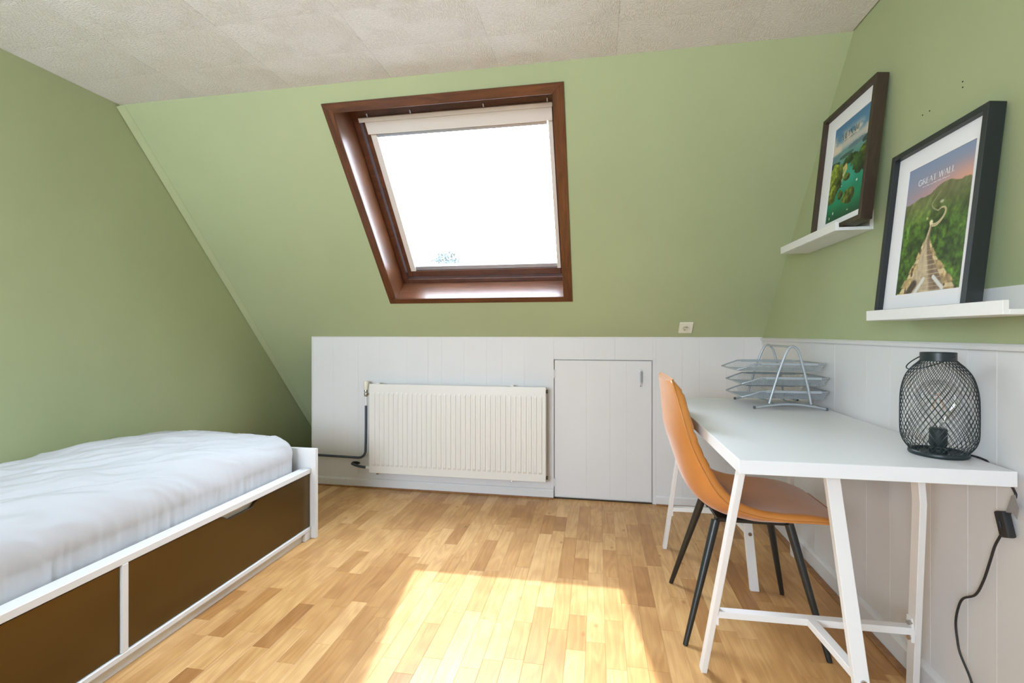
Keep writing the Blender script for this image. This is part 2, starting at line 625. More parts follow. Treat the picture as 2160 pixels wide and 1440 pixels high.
# ---- sloped wall with the roof window opening
WX0, WX1, WS0, WS1 = -1.255, -0.195, 0.125, 1.240
bm = bmesh.new()
sE = 3.0
HB = 0.012
for (a, b, c, d) in ((XL - 0.14, WX0 - HB, -0.22, sE), (WX1 + HB, XR + 0.14, -0.22, sE), (WX0 - HB, WX1 + HB, -0.22, WS0 - HB), (WX0 - HB, WX1 + HB, WS1 + HB, sE)):
    add_hexa(bm, [sl(a, c, 0), sl(b, c, 0), sl(b, d, 0), sl(a, d, 0), sl(a, c, -0.265), sl(b, c, -0.265), sl(b, d, -0.265), sl(a, d, -0.265)])
o = struct(from_bm('wall_sloped', bm, GREEN))
o['label'] = 'green painted sloping attic wall around the roof window'

# ---- rear wall behind the camera; its unseen window is added as fill light
RX0, RX1, RZ0, RZ1 = -2.20, -0.50, 0.85, 2.00
bm = bmesh.new()
for lo, hi in (((XL - .15, YREAR - .15, 0), (RX0, YREAR, ZC + .012)), ((RX1, YREAR - .15, 0), (XR + .15, YREAR, ZC + .012)),
               ((RX0, YREAR - .15, 0), (RX1, YREAR, RZ0)), ((RX0, YREAR - .15, RZ1), (RX1, YREAR, ZC + .012))):
    add_box(bm, lo, hi)
struct(from_bm('wall_rear', bm, mat('white_rear_wall', (0.74, 0.72, 0.68), rough=0.7)))['label'] = 'white wall behind the viewer, with an opening added for fill daylight'
w2 = struct(empty('added_window_2', ((RX0 + RX1) / 2, YREAR - 0.07, RZ0)))
w2['label'] = 'white framed window added behind the viewer for fill daylight'
hw, hh = (RX1 - RX0) / 2, RZ1 - RZ0
for nm, lo, hi in (('frame', (-hw, -.03, 0), (-hw + .05, .03, hh)), ('frame', (hw - .05, -.03, 0), (hw, .03, hh)),
                   ('frame', (-hw + .05, -.03, 0), (hw - .05, .03, .05)), ('frame', (-hw + .05, -.03, hh - .05), (hw - .05, .03, hh)),
                   ('mullion', (-.025, -.03, .05), (.025, .03, hh - .05))):
    box(nm, lo, hi, STEEL_WHITE, w2, 0.003)
for sx in (-1, 1):
    a, b = sorted((sx * .025, sx * (hw - .05)))
    box('pane', (a, -.004, .05), (b, .0, hh - .05), PANE, w2)


w3 = struct(empty('added_roof_light', ((KX0 + KX1) / 2, (KY0 + KY1) / 2, ZC + .10)))  # unseen roof light, added to brighten desk and floor from above
w3['label'] = 'flat roof light added in the ceiling behind the viewer for top light'
kw, kh = (KX1 - KX0) / 2, (KY1 - KY0) / 2
for lo, hi in (((-kw, -kh, 0), (kw, -kh + .05, .05)), ((-kw, kh - .05, 0), (kw, kh, .05)), ((-kw, -kh + .05, 0), (-kw + .05, kh - .05, .05)), ((kw - .05, -kh + .05, 0), (kw, kh - .05, .05))):
    box('frame', lo, hi, STEEL_WHITE, w3, 0.003)
box('pane', (-kw + .05, -kh + .05, .02), (kw - .05, kh - .05, .026), PANE, w3)


def portal(name, w, h, mtx):
    d = bpy.data.lights.new(name, 'AREA')
    d.shape = 'RECTANGLE'
    d.size, d.size_y = w, h
    d.cycles.is_portal = True
    o = bpy.data.objects.new(name, d)
    o.matrix_world = mtx
    link(o)


portal('daylight_portal', RX1 - RX0, RZ1 - RZ0, Matrix.Translation(((RX0 + RX1) / 2, YREAR - 0.14, (RZ0 + RZ1) / 2)) @ Matrix.Rotation(math.pi / 2, 4, 'X'))
portal('daylight_portal', KX1 - KX0, KY1 - KY0, Matrix.Translation(((KX0 + KX1) / 2, (KY0 + KY1) / 2, ZC + .17)))
nrm = Vector((0, SZ, -SY))
pc = Vector(sl((WX0 + WX1) / 2, (WS0 + WS1) / 2, -0.30))
portal('daylight_portal', WX1 - WX0, WS1 - WS0, Matrix.Translation(pc) @ nrm.to_track_quat('-Z', 'X').to_matrix().to_4x4())

# ---- knee wall of white tongue-and-groove planks
XP = -1.973
DX0, DX1, DZ1 = -0.270, 0.338, 0.890
bm = bmesh.new()
for lo, hi in (((XP, YB + .012, 0), (DX0, YB + .03, ZP)), ((DX1, YB + .012, 0), (XR + .004, YB + .03, ZP)), ((DX0, YB + .012, DZ1), (DX1, YB + .03, ZP)),
               ((DX0, YB + .026, 0), (DX1, YB + .03, DZ1)), ((XP, YB + .03, 0), (XP + .02, YB + 0.7, ZP - .4))):
    add_box(bm, lo, hi)
wb = struct(from_bm('wall_back', bm, PANEL_DARK))
wb['label'] = 'low white planked knee wall under the sloping wall'


def plank(x0, x1, z0, z1, parent, name='plank', y=YB):
    bm = bmesh.new()
    v = 0.0007
    g = 0.0001
    y1 = y + 0.012
    yo = random.uniform(0, 0.0004)
    add_prism(bm, [(x0 + g, y1, z0), (x0 + g, y + v + yo, z0), (x0 + g + v, y + yo, z0), (x1 - g - v, y + yo, z0), (x1 - g, y + v + yo, z0), (x1 - g, y1, z0)], (0, 0, z1 - z0))
    return from_bm(name, bm, PANEL, parent)


bj = [XP, -1.816, -1.712, -1.627, -1.472, -1.272, -1.12, -1.024, -0.869, -0.717, -0.612, -0.464, DX0 - .003]
for a, b in zip(bj[:-1], bj[1:]):
    plank(a, b, 0.0, ZP, wb)
for a, b in zip([DX0 - .003, -0.08, 0.111], [-0.08, 0.111, DX1 + .003]):
    plank(a, b, DZ1 + .003, ZP, wb)
rj = [DX1 + .003, 0.361, 0.516, 0.615, 0.77, 0.87, XR + .004]
for a, b in zip(rj[:-1], rj[1:]):
    plank(a, b, 0.0, ZP, wb)
box('corner_strip', (XP - .008, YB - .003, 0), (XP, YB + .03, ZP + .004), PANEL, wb, 0.001)
tr = struct(box('trim_1', (XP - .008, YB - .004, ZP - .002), (XR + .004, YB + .02, ZP + .006), PANEL, None, 0.0015))
tr['label'] = 'thin white cap strip on the knee wall'

# ---- right wall wainscot planks
rjy = [YB, 2.86, 2.70, 2.52, 2.36, 2.179, 1.942, 1.799, 1.602, 1.458, 1.365, 1.20, 1.05, 0.90, 0.72, 0.5]
for a, b in zip(rjy[:-1], rjy[1:]):
    bm = bmesh.new()
    v, g = 0.0007, 0.0001
    xo = random.uniform(0, 0.0005)
    add_prism(bm, [(XR + .006, b + g, 0), (XR + v + xo, b + g, 0), (XR + xo, b + g + v, 0), (XR + xo, a - g - v, 0), (XR + v + xo, a - g, 0), (XR + .006, a - g, 0)], (0, 0, ZP - .012))
    for vert in bm.verts:
        vert.co -= Vector(wr.location)
    from_bm('wainscot_plank', bm, PANEL, wr)
for hy, hz in ((1.481, 1.740), (1.481, 1.7245), (1.642, 1.722), (1.611, 1.7205)):
    box('screw_hole', (-.0012 + XR + .004 - wr.location.x, hy - .0015 - wr.location.y, hz - .0015), (XR + .006 - wr.location.x, hy + .0015 - wr.location.y, hz + .0015), DARKHOLE, wr)
bm = bmesh.new()
add_box(bm, (XR - .002, YREAR, 0), (XR + .004, 0.5, ZP - .012))
for vert in bm.verts:
    vert.co -= Vector(wr.location)
from_bm('wainscot_panel', bm, PANEL, wr)
bm = bmesh.new()
add_prism(bm, [(XR + .006, YREAR, ZP - .014), (XR - .008, YREAR, ZP - .014), (XR - .010, YREAR, ZP - .004), (XR - .004, YREAR, ZP + .002), (XR + .006, YREAR, ZP + .003)], (0, YB - YREAR, 0))
struct(from_bm('trim_2', bm, PANEL))['label'] = 'moulded white rail topping the wainscot on the right wall'

# ---- baseboards and brown laths
bb = struct(empty('baseboard_back', (0, YB, 0)))
bb['label'] = 'low white baseboard along the knee wall'
for a, b in ((XP, DX0 - .004), (DX1 + .022, XR)):
    bm = bmesh.new()
    add_prism(bm, [(a, .0, 0), (a, -.012, 0), (a, -.012, .048), (a, -.006, .058), (a, .0, .060)], (b - a, 0, 0))
    from_bm('board', bm, PANEL, bb)
    box('floor_lath', (a, -.024, 0), (b, -.012, .008), LATH, bb, 0.002)
br = struct(empty('baseboard_right', (XR, 1.5, 0)))
br['label'] = 'white baseboard under the wainscot of the right wall'
bm = bmesh.new()
add_prism(bm, [(0, -3.2, 0), (-.014, -3.2, 0), (-.014, -3.2, .062), (-.008, -3.2, .072), (0, -3.2, .076)], (0, YB - .012 + 1.7, 0))
from_bm('board', bm, PANEL, br)
box('floor_lath', (-.040, -3.2, 0), (-.014, YB - 1.5 - .024, .007), LATH, br, 0.002)

# ---- cove strip between left wall and slope
bm = bmesh.new()
a, b = [], []
for s_ in (0.0, 2.7):
    ring = [sl(XL, s_, 0.0), sl(XL + .030, s_, 0.001), sl(XL + .004, s_, 0.026)]
    (a if s_ == 0 else b).extend(bm.verts.new(p) for p in ring)
for i in range(3):
    j = (i + 1) % 3
    bm.faces.new((a[i], a[j], b[j], b[i]))
struct(from_bm('trim_3', bm, GREEN))['label'] = 'green cove strip between the left wall and the slope'

# ================================================================== ROOF WINDOW
w1 = struct(empty('window_1'))
w1['label'] = 'brown wooden roof window in the sloping wall'
CO = 0.009
cx0, cx1, cs0, cs1 = -1.302, -0.143, 0.080, 1.277


def casing(quad, m):
    bm = bmesh.new()
    add_hexa(bm, [sl(x_, s_, CO) for x_, s_ in quad] + [sl(x_, s_, 0) for x_, s_ in quad])
    bmesh.ops.bevel(bm, geom=list(bm.edges), offset=0.0012, segments=1, affect='EDGES')
    return from_bm('casing_board', bm, m, w1)


casing([(cx0, cs0), (cx1, cs0), (WX1, WS0), (WX0, WS0)], CASING)
casing([(cx0, cs1), (cx1, cs1), (WX1, WS1), (WX0, WS1)], CASING)
casing([(cx0, cs0), (WX0, WS0), (WX0, WS1), (cx0, cs1)], CASING_V)
casing([(cx1, cs0), (WX1, WS0), (WX1, WS1), (cx1, cs1)], CASING_V)
T = 0.012
OD = -0.262
slbox('reveal_board', WX0 - T, WX0, WS0 - T, WS1 + T, .004, OD, REVEAL, w1)
slbox('reveal_board', WX1, WX1 + T, WS0 - T, WS1 + T, .004, OD, REVEAL, w1)
slbox('reveal_board', WX0, WX1, WS0 - T, WS0, .004, OD, REVEAL_H, w1)
slbox('sill_board', WX0, WX1, WS1, WS1 + T, .004, OD, REVEAL_H, w1)
# fixed frame
fx0, fx1, fs0, fs1 = WX0, WX1, WS0, WS1
FL, FR, FT, FB = -1.221, -0.203, 0.203, 1.211
slbox('frame_bar', fx0, FL, fs0, fs1, -.165, OD, SASH, w1, .003)
slbox('frame_bar', FR, fx1, fs0, fs1, -.165, OD, SASH, w1, .003)
slbox('frame_bar', FL, FR, fs0, FT, -.165, OD, SASH, w1, .003)
slbox('frame_bar', FL, FR, FB, fs1, -.165, OD, SASH, w1, .003)
# sash
qx0, qx1, qs0, qs1 = FL + .005, FR - .003, FT + .004, FB - .006
gx0, gx1, gs0, gs1 = -1.186, -0.217, 0.262, 1.158
slbox('sash_bar', qx0, gx0, qs0, qs1, -.184, -.255, SASH, w1, .003)
slbox('sash_bar', gx1, qx1, qs0, qs1, -.184, -.255, SASH, w1, .003)
slbox('sash_bar', gx0, gx1, qs0, gs0, -.184, -.255, SASH, w1, .003)
slbox('sash_bar', gx0, gx1, gs1, qs1, -.184, -.255, SASH, w1, .003)
slbox('pane', gx0, gx1, gs0, gs1 + .02, -.222, -.226, PANE, w1)
slbox('glazing_strip', gx0, gx1, gs1 - .028, gs1, -.190, -.218, GREY_ALU, w1, .002)
for hx in (-1.165, -0.93, -0.55, -0.235):
    slbox('hook', hx - .004, hx + .004, FT - .022, FT - .004, -.156, -.165, GREY_ALU, w1, .001)

rb = tag(empty('roller_blind', sl((gx0 + gx1) / 2, .20, -.17)), 'cream roller blind cassette rolled up at the top of the roof window', 'blind')


def slb(name, *a, m=BLIND_W, bevel=.0015):
    o = slbox(name, *a, m, None, bevel)
    me = o.data
    for v in me.vertices:
        v.co -= rb.location
    o.parent = rb
    return o


slb('cassette', gx0 - .004, gx1 + .002, .222, .287, -.160, -.215)
slb('top_bar', gx0 - .030, gx1 + .006, .200, .222, -.150, -.183)
slb('bottom_bar', gx0 + .034, gx1 - .028, .287, .310, -.180, -.196, m=GREY_ALU)
slb('side_rail', gx0, gx0 + .033, .287, gs1, -.178, -.215)
slb('side_rail', gx1 - .022, gx1, .287, gs1, -.178, -.215)

# ================================================================== KNEE WALL DOOR
d1 = struct(empty('door_1', (DX0, YB, 0.014)))
d1['label'] = 'small white planked hatch door in the knee wall'
jx = [0.003, 0.204, 0.351, 0.454, DX1 - DX0 - .003]
for a, b in zip(jx[:-1], jx[1:]):
    bm = bmesh.new()
    v, g = 0.0006, 0.0001
    add_prism(bm, [(a + g, .022, 0), (a + g, v, 0), (a + g + v, 0, 0), (b - g - v, 0, 0), (b - g, v, 0), (b - g, .022, 0)], (0, 0, DZ1 - .014 - .003))
    from_bm('door_plank', bm, PANEL, d1)
hz = (0.76, 0.065)
for z in hz:
    hg = tube('hinge', [(0, -.004, z), (0, -.004, z + .052)], 0.0045, PANEL, d1, 10)
    box('hinge_plate', (-.002, -.0035, z), (.010, .0, z + .052), PANEL, d1, .0008)
hd = box('handle', (.528 + .004, -.030, .718 + .022), (.546 - .002, -.018, .718 + .092), GREY_ALU, d1, .004, 2)
hx = .538
for z in (.718, .812):
    box('handle_plate', (hx - .009, -.005, z - .011), (hx + .009, 0, z + .011), STEEL_WHITE, d1, .002)
    bm = bmesh.new()
    add_tube(bm, [(hx, -.0065, z), (hx, -.004, z)], .0035, 10)
    from_bm('screw', bm, BLACK_METAL, d1)
for z, zz in ((.722, .744), (.812, .800)):
    tube('handle_neck', [(hx, -.004, z), (hx, -.024, zz)], .005, STEEL_WHITE, d1, 8)

# ================================================================== RADIATOR
RX, RW, RZ, RHt, RYf = -1.499, 1.185, 0.128, 0.594, YB - 0.098
rd = tag(empty('radiator', (RX + RW / 2, RYf + .03, RZ)), 'cream ribbed panel radiator on the white knee wall', 'radiator')
h = RW / 2
box('front_panel', (-h, -.030, 0), (h, -.018, RHt), RAD, rd, .003, 2)
box('back_panel', (-h + .01, .030, .01), (h - .01, .040, RHt - .01), RAD, rd, .003)
for sx in (-1, 1):
    box('side_cover', (sx * (h - .004) - .003, -.019, .01), (sx * (h - .004) + .003, .034, RHt - .012), RAD, rd, .001)
box('top_grille', (-h + .008, -.020, RHt - .014), (h - .008, .034, RHt - .008), RAD, rd, .001)
nr = 35
pitch = (RW - .035) / nr
bm = bmesh.new()
w_, hgt = pitch * 0.70 / 2, RHt - .10
b0 = [(-w_, 0, 0), (w_, 0, 0), (w_, 0, hgt), (-w_, 0, hgt)]
b1 = [(-w_ * .72, -.0055, .014), (w_ * .72, -.0055, .014), (w_ * .72, -.0055, hgt - .014), (-w_ * .72, -.0055, hgt - .014)]
A = [bm.verts.new(p) for p in b0]
B = [bm.verts.new(p) for p in b1]
bm.faces.new(B)
for i in range(4):
    j = (i + 1) % 4
    bm.faces.new((A[i], A[j], B[j], B[i]))
rib_me = None
for i in range(nr):
    px = -h + .0175 + pitch * (i + .5)
    if rib_me is None:
        o = from_bm('rib', bm, RAD, rd, (px, -.030, .048))
        rib_me = o.data
    else:
        o = bpy.data.objects.new('rib', rib_me)
        o.location = (px, -.030, .048)
        link(o, rd)
for z in (.02, RHt - .03):
    tube('end_plug', [(h - .004, .004, z), (h + .010, .004, z)], .011, BLACK_METAL, rd, 12)
for px in (-h + .05, h - .22):
    box('bracket', (px - .008, -.012, -.014), (px + .008, .012, .004), CHROME, rd, .002)
    box('bracket_clip', (px - .012, -.004, RHt - .010), (px + .012, .020, RHt + .006), RAD, rd, .002)
vv = empty('thermostat_valve', (-1.534, YB - .070, 0.6))
tag(vv, 'cream thermostat valve at the upper left of the radiator', 'valve')
lathe('knob', [(0, .140), (.010, .139), (.0165, .132), (.0175, .125), (.0150, .094), (.012, .078), (0, .078)], CREAM, vv, 14)
lathe('valve_body', [(0, .078), (.013, .078), (.014, .068), (.009, .064), (.0125, .056), (.0125, .042), (.009, .034), (0, .034)], CHROME, vv, 16)
tube('connector', [(0, 0, .052), (.034, 0, .052)], .008, CHROME, vv, 10)
tube('white_pipe', [(0, 0, -.03), (0, 0, .036)], .0085, STEEL_WHITE, vv, 12)
pp = [(-1.534, YB - .07, .575), (-1.534, YB - .07, .45), (-1.535, YB - .07, .34), (-1.537, YB - .07, .28)] + \
     [(-1.537 - .065 * (1 - math.cos(t)), YB - .07 + .02 * t / 1.57, .277 - .064 * math.sin(t)) for t in (0.3, 0.6, 0.9, 1.2, 1.57)] + \
     [(-1.70, YB - .045, .213), (-1.83, YB - .042, .214), (-1.960, YB - .04, .216), (-2.05, YB - .04, .217)]
tag(tube('heating_pipe', pp, .0085, PIPE_GREY, None, 12), 'dark grey sleeved pipe bending from valve towards the bed', 'pipe')
rt = tag(empty('return_pipe', (-1.60, YB - .03, .154)), 'short dark grey pipe stub entering a hole below the radiator', 'pipe')
tube('sleeve', [(.068, -.036, .0), (.02, -.030, .002), (-.03, -.014, .006), (-.062, .008, .008)], .0085, PIPE_GREY, rt, 12)
tube('coupling', [(.066, -.036, 0), (.094, -.036, -.001)], .012, STEEL_WHITE, rt, 12)
bm = bmesh.new()
ring = [(-.045 + .032 * math.cos(t) , .0285, .008 + .011 * math.sin(t)) for t in [2 * math.pi * k / 20 for k in range(20)]]
add_prism(bm, ring, (0, .0045, 0))
from_bm('wall_hole', bm, DARKHOLE, rt)

# ================================================================== SOCKET
so = tag(empty('wall_socket', sl(0.527, 1.484, 0)), 'cream electrical socket on the sloping wall above the hatch', 'socket')


def slp(name, fn, m):
    bm = bmesh.new()
    fn(bm)
    bmesh.ops.recalc_face_normals(bm, faces=bm.faces)
    me = bpy.data.meshes.new(name)
    for v in bm.verts:
        v.co = Vector(sl(0.527 + v.co.x, 1.484 + v.co.y, v.co.z)) - so.location
    bm.to_mesh(me)
    bm.free()
    me.materials.append(m)
    return link(bpy.data.objects.new(name, me), so)


def plate(bm):
    add_box(bm, (-.039, -.041, 0), (.039, .041, .009), .003, 2)


slp('plate', plate, CREAM)


def well(bm):
    n = 24
    r0, r1 = .0205, .0185
    a = [bm.verts.new((r0 * math.cos(2 * math.pi * k / n), .004 + r0 * math.sin(2 * math.pi * k / n), .0095)) for k in range(n)]
    a2 = [bm.verts.new((r1 * math.cos(2 * math.pi * k / n), .004 + r1 * math.sin(2 * math.pi * k / n), .0125)) for k in range(n)]
    b = [bm.verts.new((.017 * math.cos(2 * math.pi * k / n), .004 + .017 * math.sin(2 * math.pi * k / n), .0096)) for k in range(n)]
    for k in range(n):
        j = (k + 1) % n
        bm.faces.new((a[k], a[j], a2[j], a2[k]))
        bm.faces.new((a2[k], a2[j], b[j], b[k]))
    bm.faces.new(b)


slp('well', well, mat('cream_plastic_inner', (0.66, 0.61, 0.46), rough=0.5))
for (px, py) in ((-.006, .015), (.006, -.006), (-.010, -.008), (0.0, -.008)):
    slp('contact_hole', lambda bm, px=px, py=py: add_box(bm, (px - .0022, py - .0025, .0094), (px + .0022, py + .0025, .0103)), DARKHOLE)

# ================================================================== BED
BX0, BX1, BY0, BY1 = XL + .008, -1.455, 0.22, 2.245
bed = tag(empty('storage_bed', (-1.92, 1.24, 0)), 'white single bed frame with two dark brown drawers by the green wall', 'bed')


def bbox(name, lo, hi, m, bevel=.0015, parent=bed):
    return box(name, [lo[i] - bed.location[i] for i in range(3)], [hi[i] - bed.location[i] for i in range(3)], m, parent, bevel)


bbox('footboard', (BX0, BY1, 0), (-1.431, BY1 + .022, .462), BED_WHITE)
bbox('headboard', (BX0, BY0 - .022, 0), (-1.431, BY0, .462), BED_WHITE)
bbox('top_rail', (BX1 - .052, BY0, .338), (BX1, BY1, .362), BED_WHITE)
bbox('wall_rail', (BX0, BY0, .06), (BX0 + .02, BY1, .362), BED_WHITE)
bbox('bottom_rail', (BX1 - .30, BY0, .043), (BX1, BY1, .061), BED_WHITE)
bbox('plinth', (BX1 - .045, BY0, 0), (BX1 - .020, BY1, .043), BED_WHITE)
bbox('corner_foot', (BX1 - .020, BY1 - .05, 0), (BX1 - .002, BY1, .043), BED_WHITE)
bbox('divider', (BX1 - .30, 1.247, .061), (BX1, 1.268, .338), BED_WHITE)
bbox('slat_base', (BX0 + .02, BY0, .300), (BX1 - .055, BY1, .330), BED_WHITE)


def drawer(y0, y1):
    c = (y0 + y1) / 2
    z0, z1 = .064, .332
    pts = [(y0, z0), (y1, z0), (y1, z1)]
    for t in range(0, 9):
        k = t / 8
        pts.append((c + .108 - .05 * k, z1 - .024 * (3 * k * k - 2 * k ** 3)))
    for t in range(0, 9):
        k = 1 - t / 8
        pts.append((c - .108 + .05 * k, z1 - .024 * (3 * k * k - 2 * k ** 3)))
    pts.append((y0, z1))
    bm = bmesh.new()
    L_ = Vector(bed.location)
    add_prism(bm, [Vector((BX1 - .008, p[0], p[1])) - L_ for p in pts], (-.016, 0, 0))
    fr = from_bm('drawer_front', bm, DRAWER, bed)
    # pale inner tray seen in the finger notch
    bbox('drawer_box', (BX1 - .40, y0 + .02, .08), (BX1 - .026, y1 - .02, .329), BED_WHITE)
    tube_pts = [Vector((BX1 - .0085, p[0], p[1] + .0005)) - L_ for p in pts[2:]]
    bm = bmesh.new()
    add_tube(bm, tube_pts, .0012, 6)
    e = from_bm('edge_band', bm, DRAWER_EDGE, bed, (0, 0, 0), True)
    return fr


drawer(1.271, BY1 - .003)
drawer(BY0 + .003, 1.244)

# mattress with fitted sheet
MX0, MX1, MY0, MY1, MZ0, MZ1 = XL + .035, -1.516, BY0 + .01, BY1 - .012, .331, .505
mc = Vector(((MX0 + MX1) / 2, (MY0 + MY1) / 2, MZ0))
hx_, hy_, hz_ = (MX1 - MX0) / 2, (MY1 - MY0) / 2, (MZ1 - MZ0) / 2
bm = bmesh.new()


def mpoint(a, b, c):
    n_ = Vector((a * hx_, b * hy_, c * hz_))
    r = 0.085
    inn = Vector((max(-hx_ + r, min(hx_ - r, n_.x)), max(-hy_ + r, min(hy_ - r, n_.y)), max(-hz_, min(hz_ - r, n_.z))))
    d = n_ - inn
    p = inn + (d.normalized() * r if d.length > 1e-9 else d)
    nr_ = d.normalized() if d.length > 1e-9 else Vector((0, 0, 1))
    up = max(0.0, (p.z + hz_) / (2 * hz_))
    # crown
    ex, ey = 1 - abs(p.x / hx_) ** 2.2, 1 - abs(p.y / hy_) ** 5
    p.z += 0.080 * up * max(0, ex) * max(0, ey)
    # long folds on top, fine pleats on the side
    w = Vector((p.x + 3.1, p.y, 0))
    top = max(0.0, nr_.z)
    side = 1 - top
    ang = w.x * 0.93 - w.y * 0.36
    f = noise.noise(Vector((ang * 7, (w.y + w.x * .3) * 1.1, 0.3)))
    f2 = noise.noise(Vector((ang * 17, (w.y + w.x * .3) * 2.3, 4.3)))
    f3 = noise.noise(Vector((w.x * 9, w.y * 7, 9.1)))
    f4 = noise.noise(Vector((ang * 34 + 2 * f3, (w.y + w.x * .3) * 4.0, 6.3)))
    disp = top * (0.012 * (1 - 2 * abs(f)) + 0.010 * (1 - 2 * abs(f2)) + 0.006 * f3 + 0.006 * (1 - 2 * abs(f4)))
    g1 = noise.noise(Vector((w.y * 26, p.z * 5 + w.y * 2, 1.7)))
    g2 = noise.noise(Vector((w.y * 60, p.z * 7 + w.y * 6, 7.7)))
    msk = 0.4 + 0.6 * max(0, noise.noise(Vector((w.y * 3.1, 0, 2.2))) + .3)
    disp += side * (0.009 * g1 + 0.007 * g2) * msk * (0.4 + 0.6 * min(1.0, 2.2 * (1 - up)))
    p += nr_ * disp
    p.z += hz_
    return p


nx_, ny_, nz_ = 110, 280, 20
cache = {}


def mv(i, j, k):
    key = (i, j, k)
    if key not in cache:
        cache[key] = bm.verts.new(mpoint(2 * i / nx_ - 1, 2 * j / ny_ - 1, 2 * k / nz_ - 1))
    return cache[key]


for i in range(nx_):
    for j in range(ny_):
        for k in (0, nz_):
            bm.faces.new((mv(i, j, k), mv(i + 1, j, k), mv(i + 1, j + 1, k), mv(i, j + 1, k)))
for j in range(ny_):
    for k in range(nz_):
        for i in (0, nx_):
            bm.faces.new((mv(i, j, k), mv(i, j + 1, k), mv(i, j + 1, k + 1), mv(i, j, k + 1)))
for i in range(nx_):
    for k in range(nz_):
        for j in (0, ny_):
            bm.faces.new((mv(i, j, k), mv(i + 1, j, k), mv(i + 1, j, k + 1), mv(i, j, k + 1)))
o = from_bm('mattress', bm, SHEET, None, mc, True, 80)
tag(o, 'mattress in a rumpled white fitted sheet lying in the bed frame', 'mattress')

# ================================================================== DESK
TX0, TX1, TY0, TY1, TZ1 = 0.354, 0.954, 1.283, 2.483, 0.741
TZ0 = TZ1 - .036
desk = tag(empty('desk', (0.654, 1.883, 0)), 'white desk with two trestles against the right wainscot', 'desk')
DL = Vector(desk.location)


def dl(p):
    return Vector(p) - DL


bm = bmesh.new()
add_box(bm, dl((TX0, TY0, TZ0)), dl((TX1, TY1, TZ1)), .0015, 2)
from_bm('tabletop', bm, WHITE_SAT, desk)


def leg3(pts, wx, wy):
    bm = bmesh.new()
    q = [(-wx / 2, -wy / 2), (wx / 2, -wy / 2), (wx / 2, wy / 2), (-wx / 2, wy / 2)]
    rings = [[bm.verts.new(dl((p[0] + i, p[1] + j, p[2]))) for i, j in q] for p in pts]
    for a_, b_ in zip(rings[:-1], rings[1:]):
        for k in range(4):
            bm.faces.new((a_[k], a_[(k + 1) % 4], b_[(k + 1) % 4], b_[k]))
    bm.faces.new(rings[0])
    bm.faces.new(rings[-1])
    es = [e for e in bm.edges if abs((e.verts[0].co - e.verts[1].co).z) > 0.03]
    bmesh.ops.bevel(bm, geom=es, offset=.0015, segments=1, affect='EDGES')
    return from_bm('trestle_leg', bm, STEEL_WHITE, desk)


def trestle(dy, dyf=0.0):
    yt = 1.415 + dy
    leg3([(.330, 1.585 + dy, 0), (.386, 1.425 + dy, .615), (.398, yt, TZ0 - .003)], .017, .034)
    leg3([(.922, 1.600 + dy, 0), (.838, 1.425 + dy, .615), (.826, yt, TZ0 - .003)], .017, .034)
    leg3([(.640, 1.243 + dy, 0), (.611, yt - .02, TZ0 - .003)], .034, .020)
    bm = bmesh.new()
    add_box(bm, dl((.385, yt - .045, TZ0 - .004)), dl((.842, yt + .022, TZ0)), .001)
    from_bm('top_plate', bm, STEEL_WHITE, desk)
    bm = bmesh.new()
    add_hexa(bm, [dl((.358, 1.514 + dy, .206)), dl((.358, 1.540 + dy, .206)), dl((.358, 1.540 + dy, .226)), dl((.358, 1.514 + dy, .226)),
                  dl((.889, 1.524 + dy, .206)), dl((.889, 1.550 + dy, .206)), dl((.889, 1.550 + dy, .226)), dl((.889, 1.524 + dy, .226))])
    bmesh.ops.bevel(bm, geom=list(bm.edges), offset=.0012, segments=1, affect='EDGES')
    from_bm('stretcher', bm, STEEL_WHITE, desk)
    bm = bmesh.new()
    a_, b_ = (.617, 1.522 + dy), (.634, 1.300 + dy)
    add_hexa(bm, [dl((a_[0] - .013, a_[1], .206)), dl((a_[0] + .013, a_[1], .206)), dl((a_[0] + .013, a_[1], .226)), dl((a_[0] - .013, a_[1], .226)),
                  dl((b_[0] - .013, b_[1], .206)), dl((b_[0] + .013, b_[1], .206)), dl((b_[0] + .013, b_[1], .226)), dl((b_[0] - .013, b_[1], .226))])
    bmesh.ops.bevel(bm, geom=list(bm.edges), offset=.0012, segments=1, affect='EDGES')
    from_bm('strut', bm, STEEL_WHITE, desk)
    for (px, py, pz) in ((.874, 1.532 + dy, .240), (.877, 1.536 + dy, .196)):
        tube('bolt', [dl((px - .006, py - .006, pz)), dl((px + .010, py, pz))], .006, CHROME, desk, 10)
    bm = bmesh.new()
    add_box(bm, dl((.876, 1.524 + dy, .184)), dl((.886, 1.548 + dy, .254)), .001)
    from_bm('bracket', bm, STEEL_WHITE, desk)
    bm = bmesh.new()
    add_box(bm, dl((.354, 1.513 + dy, .184)), dl((.360, 1.540 + dy, .240)), .001)
    from_bm('bracket', bm, STEEL_WHITE, desk)
    yb_ = 1.243 + dy + .152 * .215 / .702
    tube('bolt', [dl((.634, yb_ - .0135, .215)), dl((.634, yb_ + .004, .215))], .0075, CHROME, desk, 12)


trestle(0.0)
trestle(0.868)

